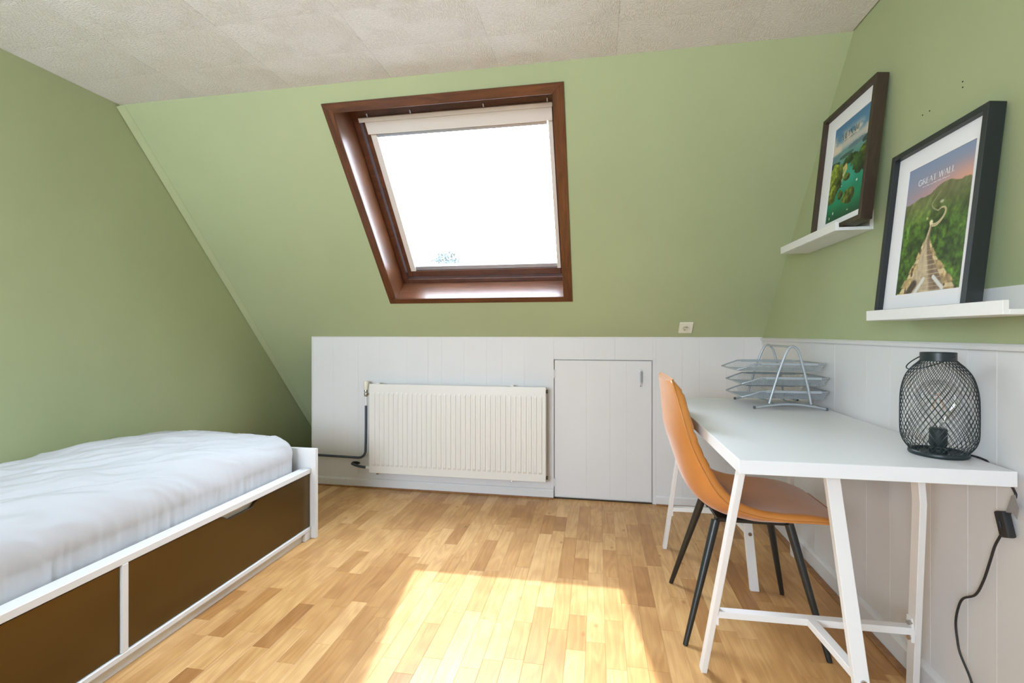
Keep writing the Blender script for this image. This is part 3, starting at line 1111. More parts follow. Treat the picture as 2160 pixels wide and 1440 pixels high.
# ================================================================== CHAIR
ch = tag(empty('shell_chair', (0.52, 1.90, 0)), 'tan leather shell chair with black tapered legs pushed up to the desk', 'chair')
CL = Vector(ch.location)
prof = [(.258, .893), (.270, .84), (.296, .741), (.318, .67), (.349, .602), (.392, .527), (.447, .478), (.515, .457), (.587, .451), (.66, .449), (.743, .446), (.788, .438), (.808, .426)]
pc_ = smooth_path([(p[0], 0, p[1]) for p in prof], 7)
cum = [0]
for a_, b_ in zip(pc_[:-1], pc_[1:]):
    cum.append(cum[-1] + (b_ - a_).length)
LT = cum[-1]
nq = 34
inner, outer = [], []
bm = bmesh.new()


def interp(t, table):
    for (t0, v0), (t1, v1) in zip(table[:-1], table[1:]):
        if t <= t1:
            k = (t - t0) / (t1 - t0)
            k = k * k * (3 - 2 * k)
            return v0 + (v1 - v0) * k
    return table[-1][1]


for i, p in enumerate(pc_):
    t = cum[i] / LT
    tan = (pc_[min(i + 1, len(pc_) - 1)] - pc_[max(i - 1, 0)]).normalized()
    nn = Vector((-tan.z, 0, tan.x))
    if nn.dot(Vector((1, 0, 1))) < 0:
        nn = -nn
    w = interp(t, [(0, .190), (.25, .205), (.5, .215), (.75, .225), (.9, .215), (1.0, .185)])
    e0 = min(1.0, cum[i] / .07)
    e1 = min(1.0, (LT - cum[i]) / .10)
    w *= (0.80 + 0.20 * math.sqrt(max(0, 1 - (1 - e0) ** 2))) * (0.78 + 0.22 * math.sqrt(max(0, 1 - (1 - e1) ** 2)))
    od = interp(t, [(0, .016), (.25, .045), (.5, .068), (.65, .055), (.85, .036), (1, .010)])
    ie = interp(t, [(0, .012), (.06, .032), (.5, .036), (.8, .022), (1, .008)])
    ic = interp(t, [(0, .012), (.06, .020), (.45, .006), (.6, -.004), (.85, .014), (1, .008)])
    quilt = 0.0
    if t < .47:
        ph = cum[i] / .045
        quilt = -.0045 * math.exp(-((ph - round(ph)) * .045 / .005) ** 2)
    ri, ro = [], []
    for j in range(nq + 1):
        a_ = math.pi * j / nq
        q = -math.cos(a_)
        e_ = 1 - abs(q)
        rnd_ = min(1.0, math.sqrt(max(0.0, 1 - (1 - min(1.0, e_ / .10)) ** 2)))
        prof_in = ic + (ie - ic) * abs(q) ** 2.5
        base = p + Vector((0, w * q, 0)) - Vector((CL.x, 0, 0))
        ri.append(bm.verts.new(base + nn * (prof_in * rnd_ + quilt * rnd_)))
        ro.append(bm.verts.new(base - nn * (od * (1 - abs(q) ** 2.6) + .002)))
    inner.append(ri)
    outer.append(ro)
k_ = len(inner)
for i in range(k_ - 1):
    for j in range(nq):
        bm.faces.new((inner[i][j], inner[i][j + 1], inner[i + 1][j + 1], inner[i + 1][j]))
        bm.faces.new((outer[i][j], outer[i + 1][j], outer[i + 1][j + 1], outer[i][j + 1]))
    for j in (0, nq):
        bm.faces.new((inner[i][j], inner[i + 1][j], outer[i + 1][j], outer[i][j]))
for i in (0, k_ - 1):
    for j in range(nq):
        bm.faces.new((inner[i][j], inner[i][j + 1], outer[i][j + 1], outer[i][j]))
rim = [v[0].co.copy() for v in inner] + [v.co.copy() for v in inner[-1][1:]] + [v[-1].co.copy() for v in reversed(inner[:-1])] + [v.co.copy() for v in reversed(inner[0][1:-1])]
from_bm('seat_shell', bm, LEATHER, ch, (0, 0, 0), True, 60)
bm = bmesh.new()
add_tube(bm, rim, .0042, 8, True)
from_bm('piping', bm, LEATHER, ch, (0, 0, 0), True, 70)
bm = bmesh.new()
add_box(bm, Vector((.42, 1.80, .392)) - CL, Vector((.66, 2.00, .402)) - CL, .003)
from_bm('seat_plate', bm, BLACK_METAL, ch)
for y_ in (1.83, 1.97):
    bm = bmesh.new()
    add_box(bm, Vector((.42, y_ - .013, .382)) - CL, Vector((.66, y_ + .013, .392)) - CL, .003)
    from_bm('under_bar', bm, BLACK_METAL, ch)
for top, foot in (((.415, 2.01, .398), (.310, 2.112, 0)), ((.415, 1.79, .398), (.296, 1.698, 0)), ((.655, 2.01, .400), (.741, 2.097, 0)), ((.655, 1.79, .400), (.739, 1.691, 0))):
    lg = tube('leg', [Vector(top) - CL, (Vector(top) * .97 + Vector(foot) * .03) - CL, (Vector(top) * .03 + Vector(foot) * .97) - CL, Vector(foot) - CL], [.015, .015, .0088, .0084], BLACK_METAL, ch, 16)

# ================================================================== LETTER TRAYS
lt = tag(empty('letter_tray', (0.80, 2.305, TZ1)), 'silver wire mesh letter tray with three tiers on the desk', 'desk organizer')
LL = Vector(lt.location)


def ll(*p):
    return Vector(p) - LL


YN, YF = 2.158, 2.450
for y_ in (YN, YF):
    arch = smooth_path([(.712, y_, .765), (.730, y_, .83), (.752, y_, .905), (.776, y_, .972), (.790, y_, .998), (.803, y_, 1.005), (.816, y_, .998), (.829, y_, .972), (.846, y_, .905), (.862, y_, .83), (.873, y_, .765)], 6)
    tube('arch', [p - LL for p in arch], .0050, SILVER, lt, 10)
    foot = smooth_path([(.655, y_, TZ1 + .0055), (.72, y_, TZ1 + .017), (.795, y_, TZ1 + .023), (.87, y_, TZ1 + .017), (.932, y_, TZ1 + .0055)], 6)
    tube('foot_bar', [p - LL for p in foot], .0052, SILVER, lt, 10)
    for px in (.655, .932):
        tube('foot_cap', [ll(px - .004, y_, TZ1 + .0060), ll(px + .004, y_, TZ1 + .0060)], .0060, mat('grey_rubber', (0.10, 0.11, 0.11), rough=0.6), lt, 10)
tube('top_bar', [ll(.803, YN, 1.003), ll(.803, YF, 1.003)], .0045, SILVER, lt, 10)
for px in (.735, .852):
    tube('cross_bar', [ll(px, YN, TZ1 + .019), ll(.795 + (px - .795) * .6, (YN + YF) / 2, TZ1 + .016), ll(px, YF, TZ1 + .019)], .0042, SILVER, lt, 8)


def mesh_mat():
    m = bpy.data.materials.new('silver_mesh')
    m.use_nodes = True
    nt = m.node_tree
    b = nt.nodes['Principled BSDF']
    b.inputs['Base Color'].default_value = (0.45, 0.48, 0.50, 1)
    b.inputs['Roughness'].default_value = 0.45
    b.inputs['Metallic'].default_value = 0.3
    return m


SMESH = mesh_mat()
for zr, x0, x1 in ((.931, .592, .938), (.872, .612, .952), (.815, .612, .952)):
    y0, y1 = YN + .010, YF - .010
    rimp = [(x0, y0 + .006, zr - .028), (x0 + .035, y0, zr - .014), (x0 + .072, y0, zr), (x1 - .02, y0, zr), (x1, y0 + .02, zr), (x1, y1 - .02, zr), (x1 - .02, y1, zr), (x0 + .072, y1, zr), (x0 + .035, y1, zr - .014), (x0, y1 - .006, zr - .028)]
    ty_ = tube('tray_rim', [ll(*p) for p in rimp], .0034, SILVER, lt, 8, True)
    # woven wire bottom and sides: real wires
    bm = bmesh.new()
    zb = zr - .032
    ny2 = 46
    for k in range(ny2 + 1):
        y_ = y0 + .018 + (y1 - y0 - .036) * k / ny2
        add_tube(bm, [ll(x0, y_, zr - .028), ll(x0 + .014, y_, zb), ll(x1 - .028, y_, zb), ll(x1, y_, zr)], .0007, 4, False, False)
    nx2 = 54
    for k in range(nx2 + 1):
        x_ = x0 + .014 + (x1 - x0 - .034) * k / nx2
        zt = zr if x_ > x0 + .072 else zr - .028 * (1 - (x_ - x0) / .072)
        add_tube(bm, [ll(x_, y0, zt), ll(x_, y0 + .018, zb), ll(x_, y1 - .018, zb), ll(x_, y1, zt)], .0007, 4, False, False)
    for k in range(1, 5):
        f_ = k / 5
        for yy in (y0 + .018 * f_, y1 - .018 * f_):
            add_tube(bm, [ll(x0 + .05, yy, zr - .032 * f_), ll(x1 - .012, yy, zr - .032 * f_)], .0007, 4, False, False)
    from_bm('tray_mesh', bm, SMESH, lt)
    for yy in (y0, y1):
        bm = bmesh.new()
        add_box(bm, ll(x0 + .09, yy - .0042, zr - .006), ll(x1 - .035, yy + .0042, zr + .0045), .001)
        from_bm('rim_clip', bm, SILVER, lt)

# ================================================================== LANTERN LAMP
LX, LY = 0.884, 1.430
lp = tag(empty('table_lamp', (LX, LY, TZ1)), 'black wire mesh lantern lamp with a clear bulb on the desk', 'lamp')
R_ = [(.060, .012), (.066, .020), (.073, .032), (.0785, .052), (.0795, .085), (.0795, .120), (.0785, .155), (.074, .185), (.066, .210), (.054, .229), (.042, .242), (.036, .249)]
prof_s = smooth_path([(a, 0, b) for a, b in R_], 4)
lens_ = [0]
for a_, b_ in zip(prof_s[:-1], prof_s[1:]):
    lens_.append(lens_[-1] + (b_ - a_).length)
bm = bmesh.new()
NL = 40
for dr in (-1, 1):
    for k in range(NL):
        th0 = 2 * math.pi * k / NL
        pts = []
        for p, l_ in zip(prof_s, lens_):
            th_ = th0 + dr * 1.95 * l_ / lens_[-1]
            pts.append((p.x * math.cos(th_), p.x * math.sin(th_), p.z))
        add_tube(bm, pts, .00068, 4, False, False)
from_bm('mesh_cage', bm, LAMP_BLACK, lp, (0, 0, 0), True, 89)
lathe('top_ring', [(.0365, .246), (.0375, .247), (.0375, .268), (.0365, .269), (.0345, .268), (.0345, .246), (.0365, .246)], LAMP_BLACK, lp, 40)
lathe('base_plate', [(0, 0), (.060, 0), (.0625, .003), (.0625, .009), (.060, .012), (.054, .012), (.053, .006), (0, .006)], LAMP_BLACK, lp, 40)
lathe('socket', [(0, .006), (.019, .006), (.019, .016), (.010, .018), (.010, .022), (.0175, .024), (.019, .030), (.019, .068), (.017, .070), (0, .070)], LAMP_BLACK, lp, 28)
bulb = lathe('bulb', [(.0125, .068), (.0135, .080), (.018, .092), (.030, .108), (.041, .126), (.0465, .146), (.045, .164), (.037, .181), (.024, .192), (.010, .197), (0, .198)], BULB_GLASS, lp, 32)
lathe('glass_stem', [(0, .070), (.007, .070), (.006, .095), (.003, .105), (0, .106)], BULB_GLASS, lp, 12)
for sx in (-1, 1):
    tube('filament', [(sx * .011, -sx * .004, .118), (sx * .007, 0, .140), (sx * .001, sx * .002, .162)], .0008, FILAMENT, lp, 6)
# hanging handle loop, tipped to the left
hp = []
for k in range(25):
    t = math.pi * k / 24
    a_ = Vector((0.034 * math.cos(t), 0, 0))
    # hinge axis roughly along view depth; loop falls to the viewer's left
    d_ = Vector((-.62, -.10, -.30)).normalized()
    ax = Vector((.45, -.89, 0))
    hp.append(Vector((0, 0, .259)) + ax * (.0385 * math.cos(t)) + d_ * (.080 * math.sin(t)))
tube('handle', hp, .0014, LAMP_BLACK, lp, 8)
cord = [(.060, -.004, .004), (.066, -.012, .004), (.0725, -.03, .003), (.0745, -.05, .001)]
tube('cord', smooth_path(cord, 5), .0026, BLACK_PLASTIC, lp, 8)
cpts = [(.0745, -.05, .001), (.0762, -.08, -.02), (.0765, -.115, -.036), (.0770, -.128, -.05), (.0750, -.134, -.062), (.0725, -.122, -.105)]
tube('cord', smooth_path(cpts, 6), .0026, BLACK_PLASTIC, lp, 8)
xw = .0700
c2 = [(xw, -.098, -.168), (xw, -.082, -.20), (xw, -.068, -.243), (xw, -.048, -.300), (xw, -.022, -.350), (xw, .020, -.383), (xw, .038, -.420), (xw, .046, -.462), (xw, .041, -.50), (xw, .030, -.535), (xw, -.010, -.585), (xw, -.03, -.66), (xw - .01, -.03, -.732), (xw - .03, -.05, -.7375), (xw - .03, -.20, -.7375)]
tube('cord', smooth_path(c2, 6), .0028, BLACK_PLASTIC, lp, 8)
bm = bmesh.new()
add_box(bm, (-.010, -.014, -.030), (.010, .014, .030), .005, 2)
sw = from_bm('cord_switch', bm, BLACK_PLASTIC, lp, (xw + .001, -.110, -.135), True)
sw.rotation_euler = (math.radians(-18), 0, 0)
box('rocker', (-.013, -.004, -.008), (-.009, .004, .008), BLACK_PLASTIC, sw, .001)
bm = bmesh.new()
add_prism(bm, [(0, -.003, .0), (0, .012, -.045), (0, -.006, -.040), (0, -.018, -.050), (0, -.024, -.022), (0, -.012, .004)], (.0012, 0, 0))
from_bm('tape_flag', bm, TAPE, lp, (xw, -.126, -.060))

# ================================================================== PICTURE LEDGES + PICTURES
def ledge(y0, y1, z0, label):
    e = tag(empty('picture_ledge', (XR + .004, (y0 + y1) / 2, z0)), label, 'shelf')
    hl = (y1 - y0) / 2
    box('lip', (-.124, -hl, 0), (-.112, hl, .031), LEDGE_W, e, .001)
    box('shelf_base', (-.112, -hl, 0), (-.012, hl, .012), LEDGE_W, e, .001)
    box('back_plate', (-.012, -hl, 0), (0, hl, .072), LEDGE_W, e, .001)
    return e


ledge(1.902, 2.425, 1.432, 'upper white picture ledge carrying the island picture')
ledge(1.180, 1.702, 1.100, 'lower white picture ledge carrying the stone wall picture')


# --- printed photographs, painted vertex by vertex
def vnoise(u, v, seed):
    i, j = np.floor(u).astype(int), np.floor(v).astype(int)
    fu, fv = u - i, v - j
    fu, fv = fu * fu * (3 - 2 * fu), fv * fv * (3 - 2 * fv)

    def hsh(a, b):
        n = np.sin(a * 127.1 + b * 311.7 + seed * 74.7) * 43758.5453
        return n - np.floor(n)
    return (hsh(i, j) * (1 - fu) + hsh(i + 1, j) * fu) * (1 - fv) + (hsh(i, j + 1) * (1 - fu) + hsh(i + 1, j + 1) * fu) * fv


def fbm(u, v, seed, oct_=4):
    r = np.zeros_like(u)
    a = .5
    for k in range(oct_):
        r += a * vnoise(u * 2 ** k, v * 2 ** k, seed + k)
        a *= .5
    return r / (1 - .5 ** oct_)


def sst(a, b, x_):
    t = np.clip((x_ - a) / (b - a), 0, 1)
    return t * t * (3 - 2 * t)


def lay(img, colr, k):
    k = np.clip(k, 0, 1)[..., None]
    c = np.asarray(colr, float)
    return img * (1 - k) + c * k


def seg_dist(u, v, pts, asp):
    best = np.full_like(u, 9.0)
    tt = np.zeros_like(u)
    n = len(pts) - 1
    for i, ((x0, y0), (x1, y1)) in enumerate(zip(pts[:-1], pts[1:])):
        dx, dy = x1 - x0, (y1 - y0) * asp
        px, py = u - x0, (v - y0) * asp
        t = np.clip((px * dx + py * dy) / (dx * dx + dy * dy + 1e-9), 0, 1)
        d = np.hypot(px - t * dx, py - t * dy)
        m_ = d < best
        best = np.where(m_, d, best)
        tt = np.where(m_, (i + t) / n, tt)
    return best, tt


def paint_wall(u, v):
    asp = 1.43
    n1 = fbm(u * 5, v * 7, 1)
    sky = np.stack([.52 + .32 * sst(.0, .3, v) * (.35 + .65 * u), .57 + .05 * v, .68 - .50 * v * (.4 + .6 * u)], -1)
    img = sky
    img = lay(img, (.88, .66, .50), .55 * sst(.06, .26, v) * sst(.2, 1, u))
    img = lay(img, (.72, .55, .55), .5 * np.exp(-((v - .225 - .02 * n1) / .012) ** 2) * sst(.12, .2, u) * (1 - sst(.3, .45, u)))
    hor = .285 - .085 * np.exp(-((u - .62) / .22) ** 2) - .045 * np.exp(-((u - .93) / .1) ** 2) - .02 * np.exp(-((u - .25) / .1) ** 2) + .02 * (fbm(u * 14, u * 0, 5) - .5)
    hill = sst(-.003, .004, v - hor)
    dn = fbm(u * 22, v * 30, 9)
    rg = fbm(u * 9 + v * 6, v * 5, 15)
    dep = sst(.2, .55, v)[..., None]
    far = np.array([.50, .50, .33]) * (.55 + .8 * rg[..., None])
    near = np.array([.27, .38, .11]) * (.25 + 1.5 * dn[..., None]) * (.7 + .6 * rg[..., None])
    green = far * (1 - dep) + near * dep
    img = img * (1 - hill[..., None]) + green * hill[..., None]
    img = lay(img, (.13, .20, .08), .45 * hill * sst(.5, .7, fbm(u * 6, v * 8, 22)) * sst(.35, .5, v))
    # far wall ribbons
    def rib(pts):
        return [(p.x, p.y) for p in smooth_path([(a_, b_, 0) for a_, b_ in pts], 5)]
    d, t = seg_dist(u, v, rib([(.56, .405), (.50, .385), (.455, .355), (.465, .325), (.50, .305), (.53, .285), (.57, .262)]), asp)
    img = lay(img, (.72, .69, .56), .8 * (1 - sst(.003, .010, d + .004 * t)))
    img = lay(img, (.80, .77, .66), .8 * (1 - sst(.012, .022, np.hypot((u - .60) * .6, (v - .345) * asp))))
    d, t = seg_dist(u, v, rib([(.47, .50), (.55, .505), (.62, .48), (.662, .447), (.672, .415), (.645, .395), (.60, .393), (.56, .405)]), asp)
    wd = .019 * (1 - .72 * t)
    img = lay(img, (.84, .77, .60), 1 - sst(wd * .7, wd * 1.25, d))
    img = lay(img, (.56, .47, .33), (1 - sst(wd * .15, wd * .4, d)) * .7)
    img = lay(img, (.86, .76, .56), .9 * (1 - sst(.010, .018, np.hypot(u - .40, (v - .44) * asp))))
    img = lay(img, (.92, .86, .70), 1 - sst(.02, .034, np.hypot(u - .47, (v - .48) * asp)))
    # main wall toward the viewer
    def cx_(v_):
        return .47 - .035 * sst(.5, .62, v_) + .06 * sst(.62, 1.0, v_)
    wv = np.interp(v, [.5, .60, .66, .75, .85, 1.0], [.018, .030, .06, .11, .19, .30])
    q = (u - cx_(v)) / np.maximum(wv, 1e-3)
    on = sst(.50, .515, v)
    walk = on * (1 - sst(.92, 1.0, np.abs(q)))
    stone = fbm(u * 30, v * 26, 31)
    img = lay(img, (.78, .70, .57), walk)
    img = lay(img, (.45, .36, .28), walk * sst(.05, .35, q + .12 * (stone - .5)) * .9)
    img = lay(img, (.62, .54, .43), walk * sst(.45, .7, stone) * .5)
    st = (np.sin(v * v * 110) > .75) * sst(.66, .72, v)
    img = lay(img, (.88, .80, .66), walk * st * .5 * sst(-.5, .1, q))
    for sgn, cc in ((-1, (.80, .68, .47)), (1, (.72, .61, .43))):
        pw = .55
        par = on * sst(.92, 1.0, sgn * q) * (1 - sst(1 + pw, 1 + pw + .08, sgn * q + .25 * (np.sin(v * 60) > .1) * .5)) * sst(.58, .64, v)
        img = lay(img, np.array(cc)[None, None] * (.55 + .8 * stone[..., None]), par)
        img = lay(img, (.90, .82, .64), par * (np.sin(v * 60) > .65) * .7)
        img = lay(img, (.24, .17, .11), par * sst(.62, .7, fbm(u * 16, v * 12, 41)) * .8)
    # bright handrails in the foreground
    for pts in ([(.33, 1.0), (.45, .90)], [(.60, .895), (.75, .985)]):
        d, t = seg_dist(u, v, pts, asp)
        img = lay(img, (.86, .85, .82), 1 - sst(.016, .026, d))
    img = lay(img, (.20, .15, .12), (1 - sst(.03, .06, seg_dist(u, v, [(.22, .99), (.30, .93)], asp)[0])) * .8)
    return np.clip(img, 0.01, 1)


def paint_islands(u, v):
    asp = 1.44
    n1 = fbm(u * 4, v * 6, 3)
    img = np.stack([.30 + .3 * v, .48 + .25 * v, .62 + .1 * v], -1)
    img = lay(img, (.83, .76, .68), sst(.44, .62, fbm(u * 3 + 2, v * 8, 12)) * sst(.04, .16, v) * .9)
    img = lay(img, (.88, .80, .70), np.exp(-((v - .235) / .05) ** 2) * .75)
    sea = sst(.275, .30, v)
    water = np.stack([.40 - .36 * sst(.3, .7, v), .60 - .14 * v, .66 - .40 * v], -1) * (.85 + .3 * n1[..., None])
    img = img * (1 - sea[..., None]) + water * sea[..., None]
    img = lay(img, (.22, .62, .52), sea * np.exp(-(((u - .55) / .28) ** 2 + ((v - .60) / .12) ** 2)) * .8)
    img = lay(img, (.08, .20, .13), sst(.80, 1.0, v) * .6)
    # far islands
    for (a, b, rx, ry, c) in ((.12, .325, .16, .022, (.40, .50, .54)), (.70, .30, .30, .026, (.38, .47, .50)), (.93, .325, .12, .03, (.20, .28, .27)), (.40, .36, .22, .022, (.26, .36, .32)), (.10, .40, .16, .03, (.22, .30, .24))):
        k = 1 - ((u - a) / rx) ** 2 - ((v - b) / ry) ** 2 + 1.1 * (fbm(u * 14, v * 20, 51) - .5)
        img = lay(img, c, sst(0, .15, k))
    lum = (.35 + 1.4 * fbm(u * 26, v * 34, 61))[..., None]
    G1, G2 = np.array([.30, .34, .10]), np.array([.14, .22, .09])

    def isl(img, a, b, rx, ry, c, rough=1.0, seed=70):
        k = 1 - ((u - a) / rx) ** 2 - ((v - b) / ry) ** 2 + rough * (fbm(u * 9, v * 12, seed) - .5) * 1.6
        sh = (.65 + .7 * sst(-.9, .6, (a - u) / rx - (v - b) / ry))[..., None]
        m_ = sst(0, .12, k)[..., None]
        return img * (1 - m_) + (c * lum * sh) * m_
    img = isl(img, .52, .43, .22, .055, G2, 1, 71)
    img = isl(img, .88, .50, .30, .13, G2 * 1.1, 1, 72)
    img = isl(img, .98, .42, .16, .07, G1 * .8, 1, 79)
    d, t = seg_dist(u, v, [(.36, .50), (.44, .47), (.46, .51), (.36, .58), (.33, .63)], asp)
    img = lay(img, (.80, .72, .42), 1 - sst(.018, .04, d))
    img = isl(img, .16, .55, .24, .15, G1 * 1.15, 1, 73)
    img = isl(img, .08, .70, .17, .10, G1 * 1.2, 1, 74)
    img = isl(img, .50, .60, .085, .035, G1 * .95, .7, 75)
    img = isl(img, .36, .755, .075, .045, G1 * .8, .7, 76)
    img = isl(img, .60, .80, .16, .085, G1 * .95, .8, 77)
    for (a, b, rx, ry) in ((.79, .69, .022, .012), (.20, .915, .014, .016), (.10, .955, .012, .016), (.37, .665, .012, .006), (.62, .945, .02, .005)):
        k = 1 - ((u - a) / rx) ** 2 - ((v - b) / ry) ** 2
        img = lay(img, (.86, .86, .80), sst(0, .3, k))
    return np.clip(img, 0.01, 1)


def print_mat():
    m = bpy.data.materials.new('printed_photo_paper')
    m.use_nodes = True
    nt = m.node_tree
    b = nt.nodes['Principled BSDF']
    b.inputs['Roughness'].default_value = 0.55
    a = N(nt, 'ShaderNodeAttribute', attribute_name='ink')
    nt.links.new(a.outputs['Color'], b.inputs['Base Color'])
    return m


PRINT = print_mat()


def srgb2lin(c):
    return np.where(c <= .04045, c / 12.92, ((c + .055) / 1.055) ** 2.4)


def print_sheet(w, hgt, fn, parent, loc, nu=150, nv=214):
    uu, vv_ = np.meshgrid(np.linspace(0, 1, nu), np.linspace(0, 1, nv))
    img = srgb2lin(fn(uu, vv_))
    co = np.zeros((nv, nu, 3))
    co[..., 0] = (uu - .5) * w
    co[..., 2] = (1 - vv_) * hgt
    idx = np.arange(nu * nv).reshape(nv, nu)
    faces = np.stack([idx[1:, :-1], idx[1:, 1:], idx[:-1, 1:], idx[:-1, :-1]], -1).reshape(-1, 4)
    me = bpy.data.meshes.new('print')
    me.from_pydata(co.reshape(-1, 3).tolist(), [], faces.tolist())
    at = me.color_attributes.new('ink', 'FLOAT_COLOR', 'POINT')
    rgba = np.ones((nu * nv, 4), dtype=np.float32)
    rgba[:, :3] = img.reshape(-1, 3)
    at.data.foreach_set('color', rgba.ravel())
    me.materials.append(PRINT)
    o = bpy.data.objects.new('print', me)
    o.location = loc
    return link(o, parent)


TK, TN = .115, .032
arcG = [(.50 + .47 * math.cos(t), .5 + .5 * math.sin(t)) for t in [math.radians(a) for a in range(40, 331, 18)]]
GL = {
    'G': (1.0, [(arcG, TK), ([(.5, .46), (1.0, .46)], TN), ([(.93, .46), (.93, .2)], TK)]),
    'R': (.82, [([(.1, 0), (.1, 1)], TK), ([(.1, 1), (.45, 1), (.62, .88), (.62, .66), (.45, .54), (.1, .54)], TN), ([(.40, .54), (.78, 0)], TK)]),
    'E': (.66, [([(.1, 0), (.1, 1)], TK), ([(.1, 1), (.6, 1)], TN), ([(.1, .52), (.5, .52)], TN), ([(.1, .02), (.62, .02)], TN)]),
    'A': (.86, [([(.02, 0), (.42, 1)], TN), ([(.42, 1), (.80, 0)], TK), ([(.17, .36), (.66, .36)], TN)]),
    'T': (.76, [([(.0, .98), (.74, .98)], TN), ([(.37, 0), (.37, .98)], TK)]),
    'W': (1.25, [([(.02, 1), (.30, 0)], TK), ([(.30, 0), (.60, 1)], TN), ([(.60, 1), (.88, 0)], TK), ([(.88, 0), (1.18, 1)], TN)]),
    'L': (.62, [([(.1, 0), (.1, 1)], TK), ([(.1, .02), (.60, .02)], TN)]),
    'V': (.86, [([(.02, 1), (.40, 0)], TK), ([(.40, 0), (.80, 1)], TN)]),
    'I': (.28, [([(.13, 0), (.13, 1)], TK)]),
    'N': (.90, [([(.1, 0), (.1, 1)], TN), ([(.1, 1), (.78, 0)], TK), ([(.78, 0), (.78, 1)], TN)]),
    'M': (1.10, [([(.1, 0), (.1, 1)], TN), ([(.1, 1), (.52, .05)], TK), ([(.52, .05), (.95, 1)], TN), ([(.95, 0), (.95, 1)], TK)]),
    ' ': (.45, []),
}


def lettering(text, w, m, parent, loc, squash=1.0):
    tot = sum(GL[c][0] + .10 for c in text)
    k = w / tot
    bm = bmesh.new()
    cx_ = -tot / 2
    for c in text:
        for pts, wd in GL[c][1]:
            for (xa, za), (xb, zb) in zip(pts[:-1], pts[1:]):
                dx, dz = xb - xa, zb - za
                ln = math.hypot(dx, dz) or 1
                ox, oz = -dz / ln * wd / 2, dx / ln * wd / 2
                ex, ez = dx / ln * wd * .2, dz / ln * wd * .2
                q = [((cx_ + xa - ex + ox), za - ez + oz), ((cx_ + xb + ex + ox), zb + ez + oz), ((cx_ + xb + ex - ox), zb + ez - oz), ((cx_ + xa - ex - ox), za - ez - oz)]
                add_prism(bm, [(p[0] * k, 0, p[1] * k * squash) for p in q], (0, .0003, 0))
        cx_ += GL[c][0] + .10
    o = from_bm('print_title', bm, m, parent, loc)
    # subtitle: a fine line of illegible script
    bm = bmesh.new()
    rr = random.Random(3)
    xx = -w * .36
    while xx < w * .36:
        d = rr.uniform(.002, .006)
        zz = -.0085 + rr.uniform(-.0006, .0006)
        add_box(bm, (xx, 0, zz), (xx + d, .0003, zz + rr.choice((.0009, .0018))))
        xx += d + rr.uniform(.001, .0025)
    from_bm('print_subtitle', bm, m, parent, loc)
    return o


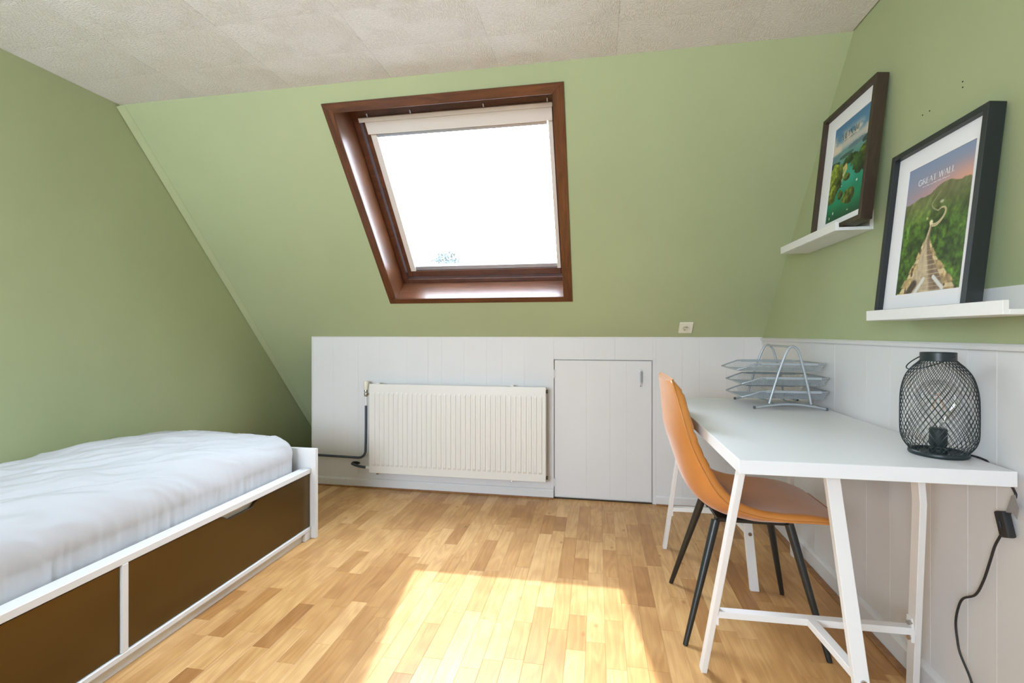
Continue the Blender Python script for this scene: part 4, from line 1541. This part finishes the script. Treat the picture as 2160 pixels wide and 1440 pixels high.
def picture(name, yc, zbase, w, hgt, tilt, xb, m, fn, title, tm, pr_dx, label, pw, ph, pz):
    e = tag(empty(name, (xb, yc, zbase), (-tilt, 0, -math.pi / 2)), label, 'picture')
    bw, dp = .017, .038
    hw_ = w / 2
    for (lo, hi) in (((-hw_, 0, 0), (-hw_ + bw, dp, hgt)), ((hw_ - bw, 0, 0), (hw_, dp, hgt)), ((-hw_ + bw, 0, 0), (hw_ - bw, dp, bw)), ((-hw_ + bw, 0, hgt - bw), (hw_ - bw, dp, hgt))):
        box('frame_side', lo, hi, m, e, .0012)
    box('backing', (-hw_ + bw, .030, bw), (hw_ - bw, .034, hgt - bw), MATBOARD, e)
    px0, px1 = pr_dx - pw / 2, pr_dx + pw / 2
    yb0, yb1 = .0165, .0185
    mt = bmesh.new()
    A0, A1, B0, B1 = -hw_ + bw, hw_ - bw, bw, hgt - bw
    for lo, hi in (((A0, yb0, B0), (px0, yb1, B1)), ((px1, yb0, B0), (A1, yb1, B1)), ((px0, yb0, B0), (px1, yb1, pz)), ((px0, yb0, pz + ph), (px1, yb1, B1))):
        add_box(mt, lo, hi)
    from_bm('mat_board', mt, MATBOARD, e)
    p = print_sheet(pw, ph, fn, e, (pr_dx, .0188, pz))
    lettering(title, pw * (.56 if title[0] == 'G' else .46), tm, p, (-.0 - (.01 if title[0] == 'G' else .008), -.0006, ph * (.845 if title[0] == 'G' else .825)), 1.0 if title[0] == 'G' else 1.15)
    return e


tl = math.atan2(.054, .505)
picture('framed_picture', 1.5185, 1.1168, .383, .505, tl, .8745, FRAME_BLACK, paint_wall, 'GREAT WALL', CREAM_LETTER, .010, 'black framed poster of a stone wall over green hills', .262, .376, .061)
picture('framed_picture', 1.982, 1.4488, .385, .492, tl, .8745, FRAME_BROWN, paint_islands, 'VIETNAM', GREEN_LETTER, .022, 'dark brown framed poster of green islands in turquoise water', .262, .374, .046)

# ================================================================== TREE OUTSIDE (its crown just clears the sill line)
tg = Vector((-0.31, 0.961, 0.0)).normalized() * 30
tr_ = tag(empty('tree', (tg.x, tg.y, -6.0)), 'pale hazy treetop just above the lower edge of the roof window', 'tree')
LEAF = mat('pale_green_leaves', (0.026, 0.038, 0.034), rough=0.8)
BARK = mat('grey_bark', (0.10, 0.085, 0.07), rough=0.9)
tube('trunk', [(0, 0, 0), (.05, 0, 5.0), (0, 0, 10.2)], [.22, .16, .06], BARK, tr_, 8)
bm = bmesh.new()
rr = random.Random(11)
for k in range(2600):
    a, b = rr.uniform(0, 2 * math.pi), rr.uniform(-1, 1)
    r = rr.random() ** .5
    c = Vector((1.25 * r * math.cos(a) * math.sqrt(1 - b * b), 1.25 * r * math.sin(a) * math.sqrt(1 - b * b), 10.6 + 1.55 * r * b))
    c.z += .35 * noise.noise(Vector((c.x * 1.8, c.y * 1.8, 3)))
    u_ = Vector((rr.uniform(-1, 1), rr.uniform(-1, 1), rr.uniform(-1, 1))).normalized() * .10
    w_ = u_.cross(Vector((rr.uniform(-1, 1), rr.uniform(-1, 1), rr.uniform(-1, 1)))).normalized() * .07
    bm.faces.new([bm.verts.new(c + q) for q in (u_, w_, -u_, -w_)])
o = from_bm('foliage', bm, LEAF, tr_)
o['kind'] = 'stuff'
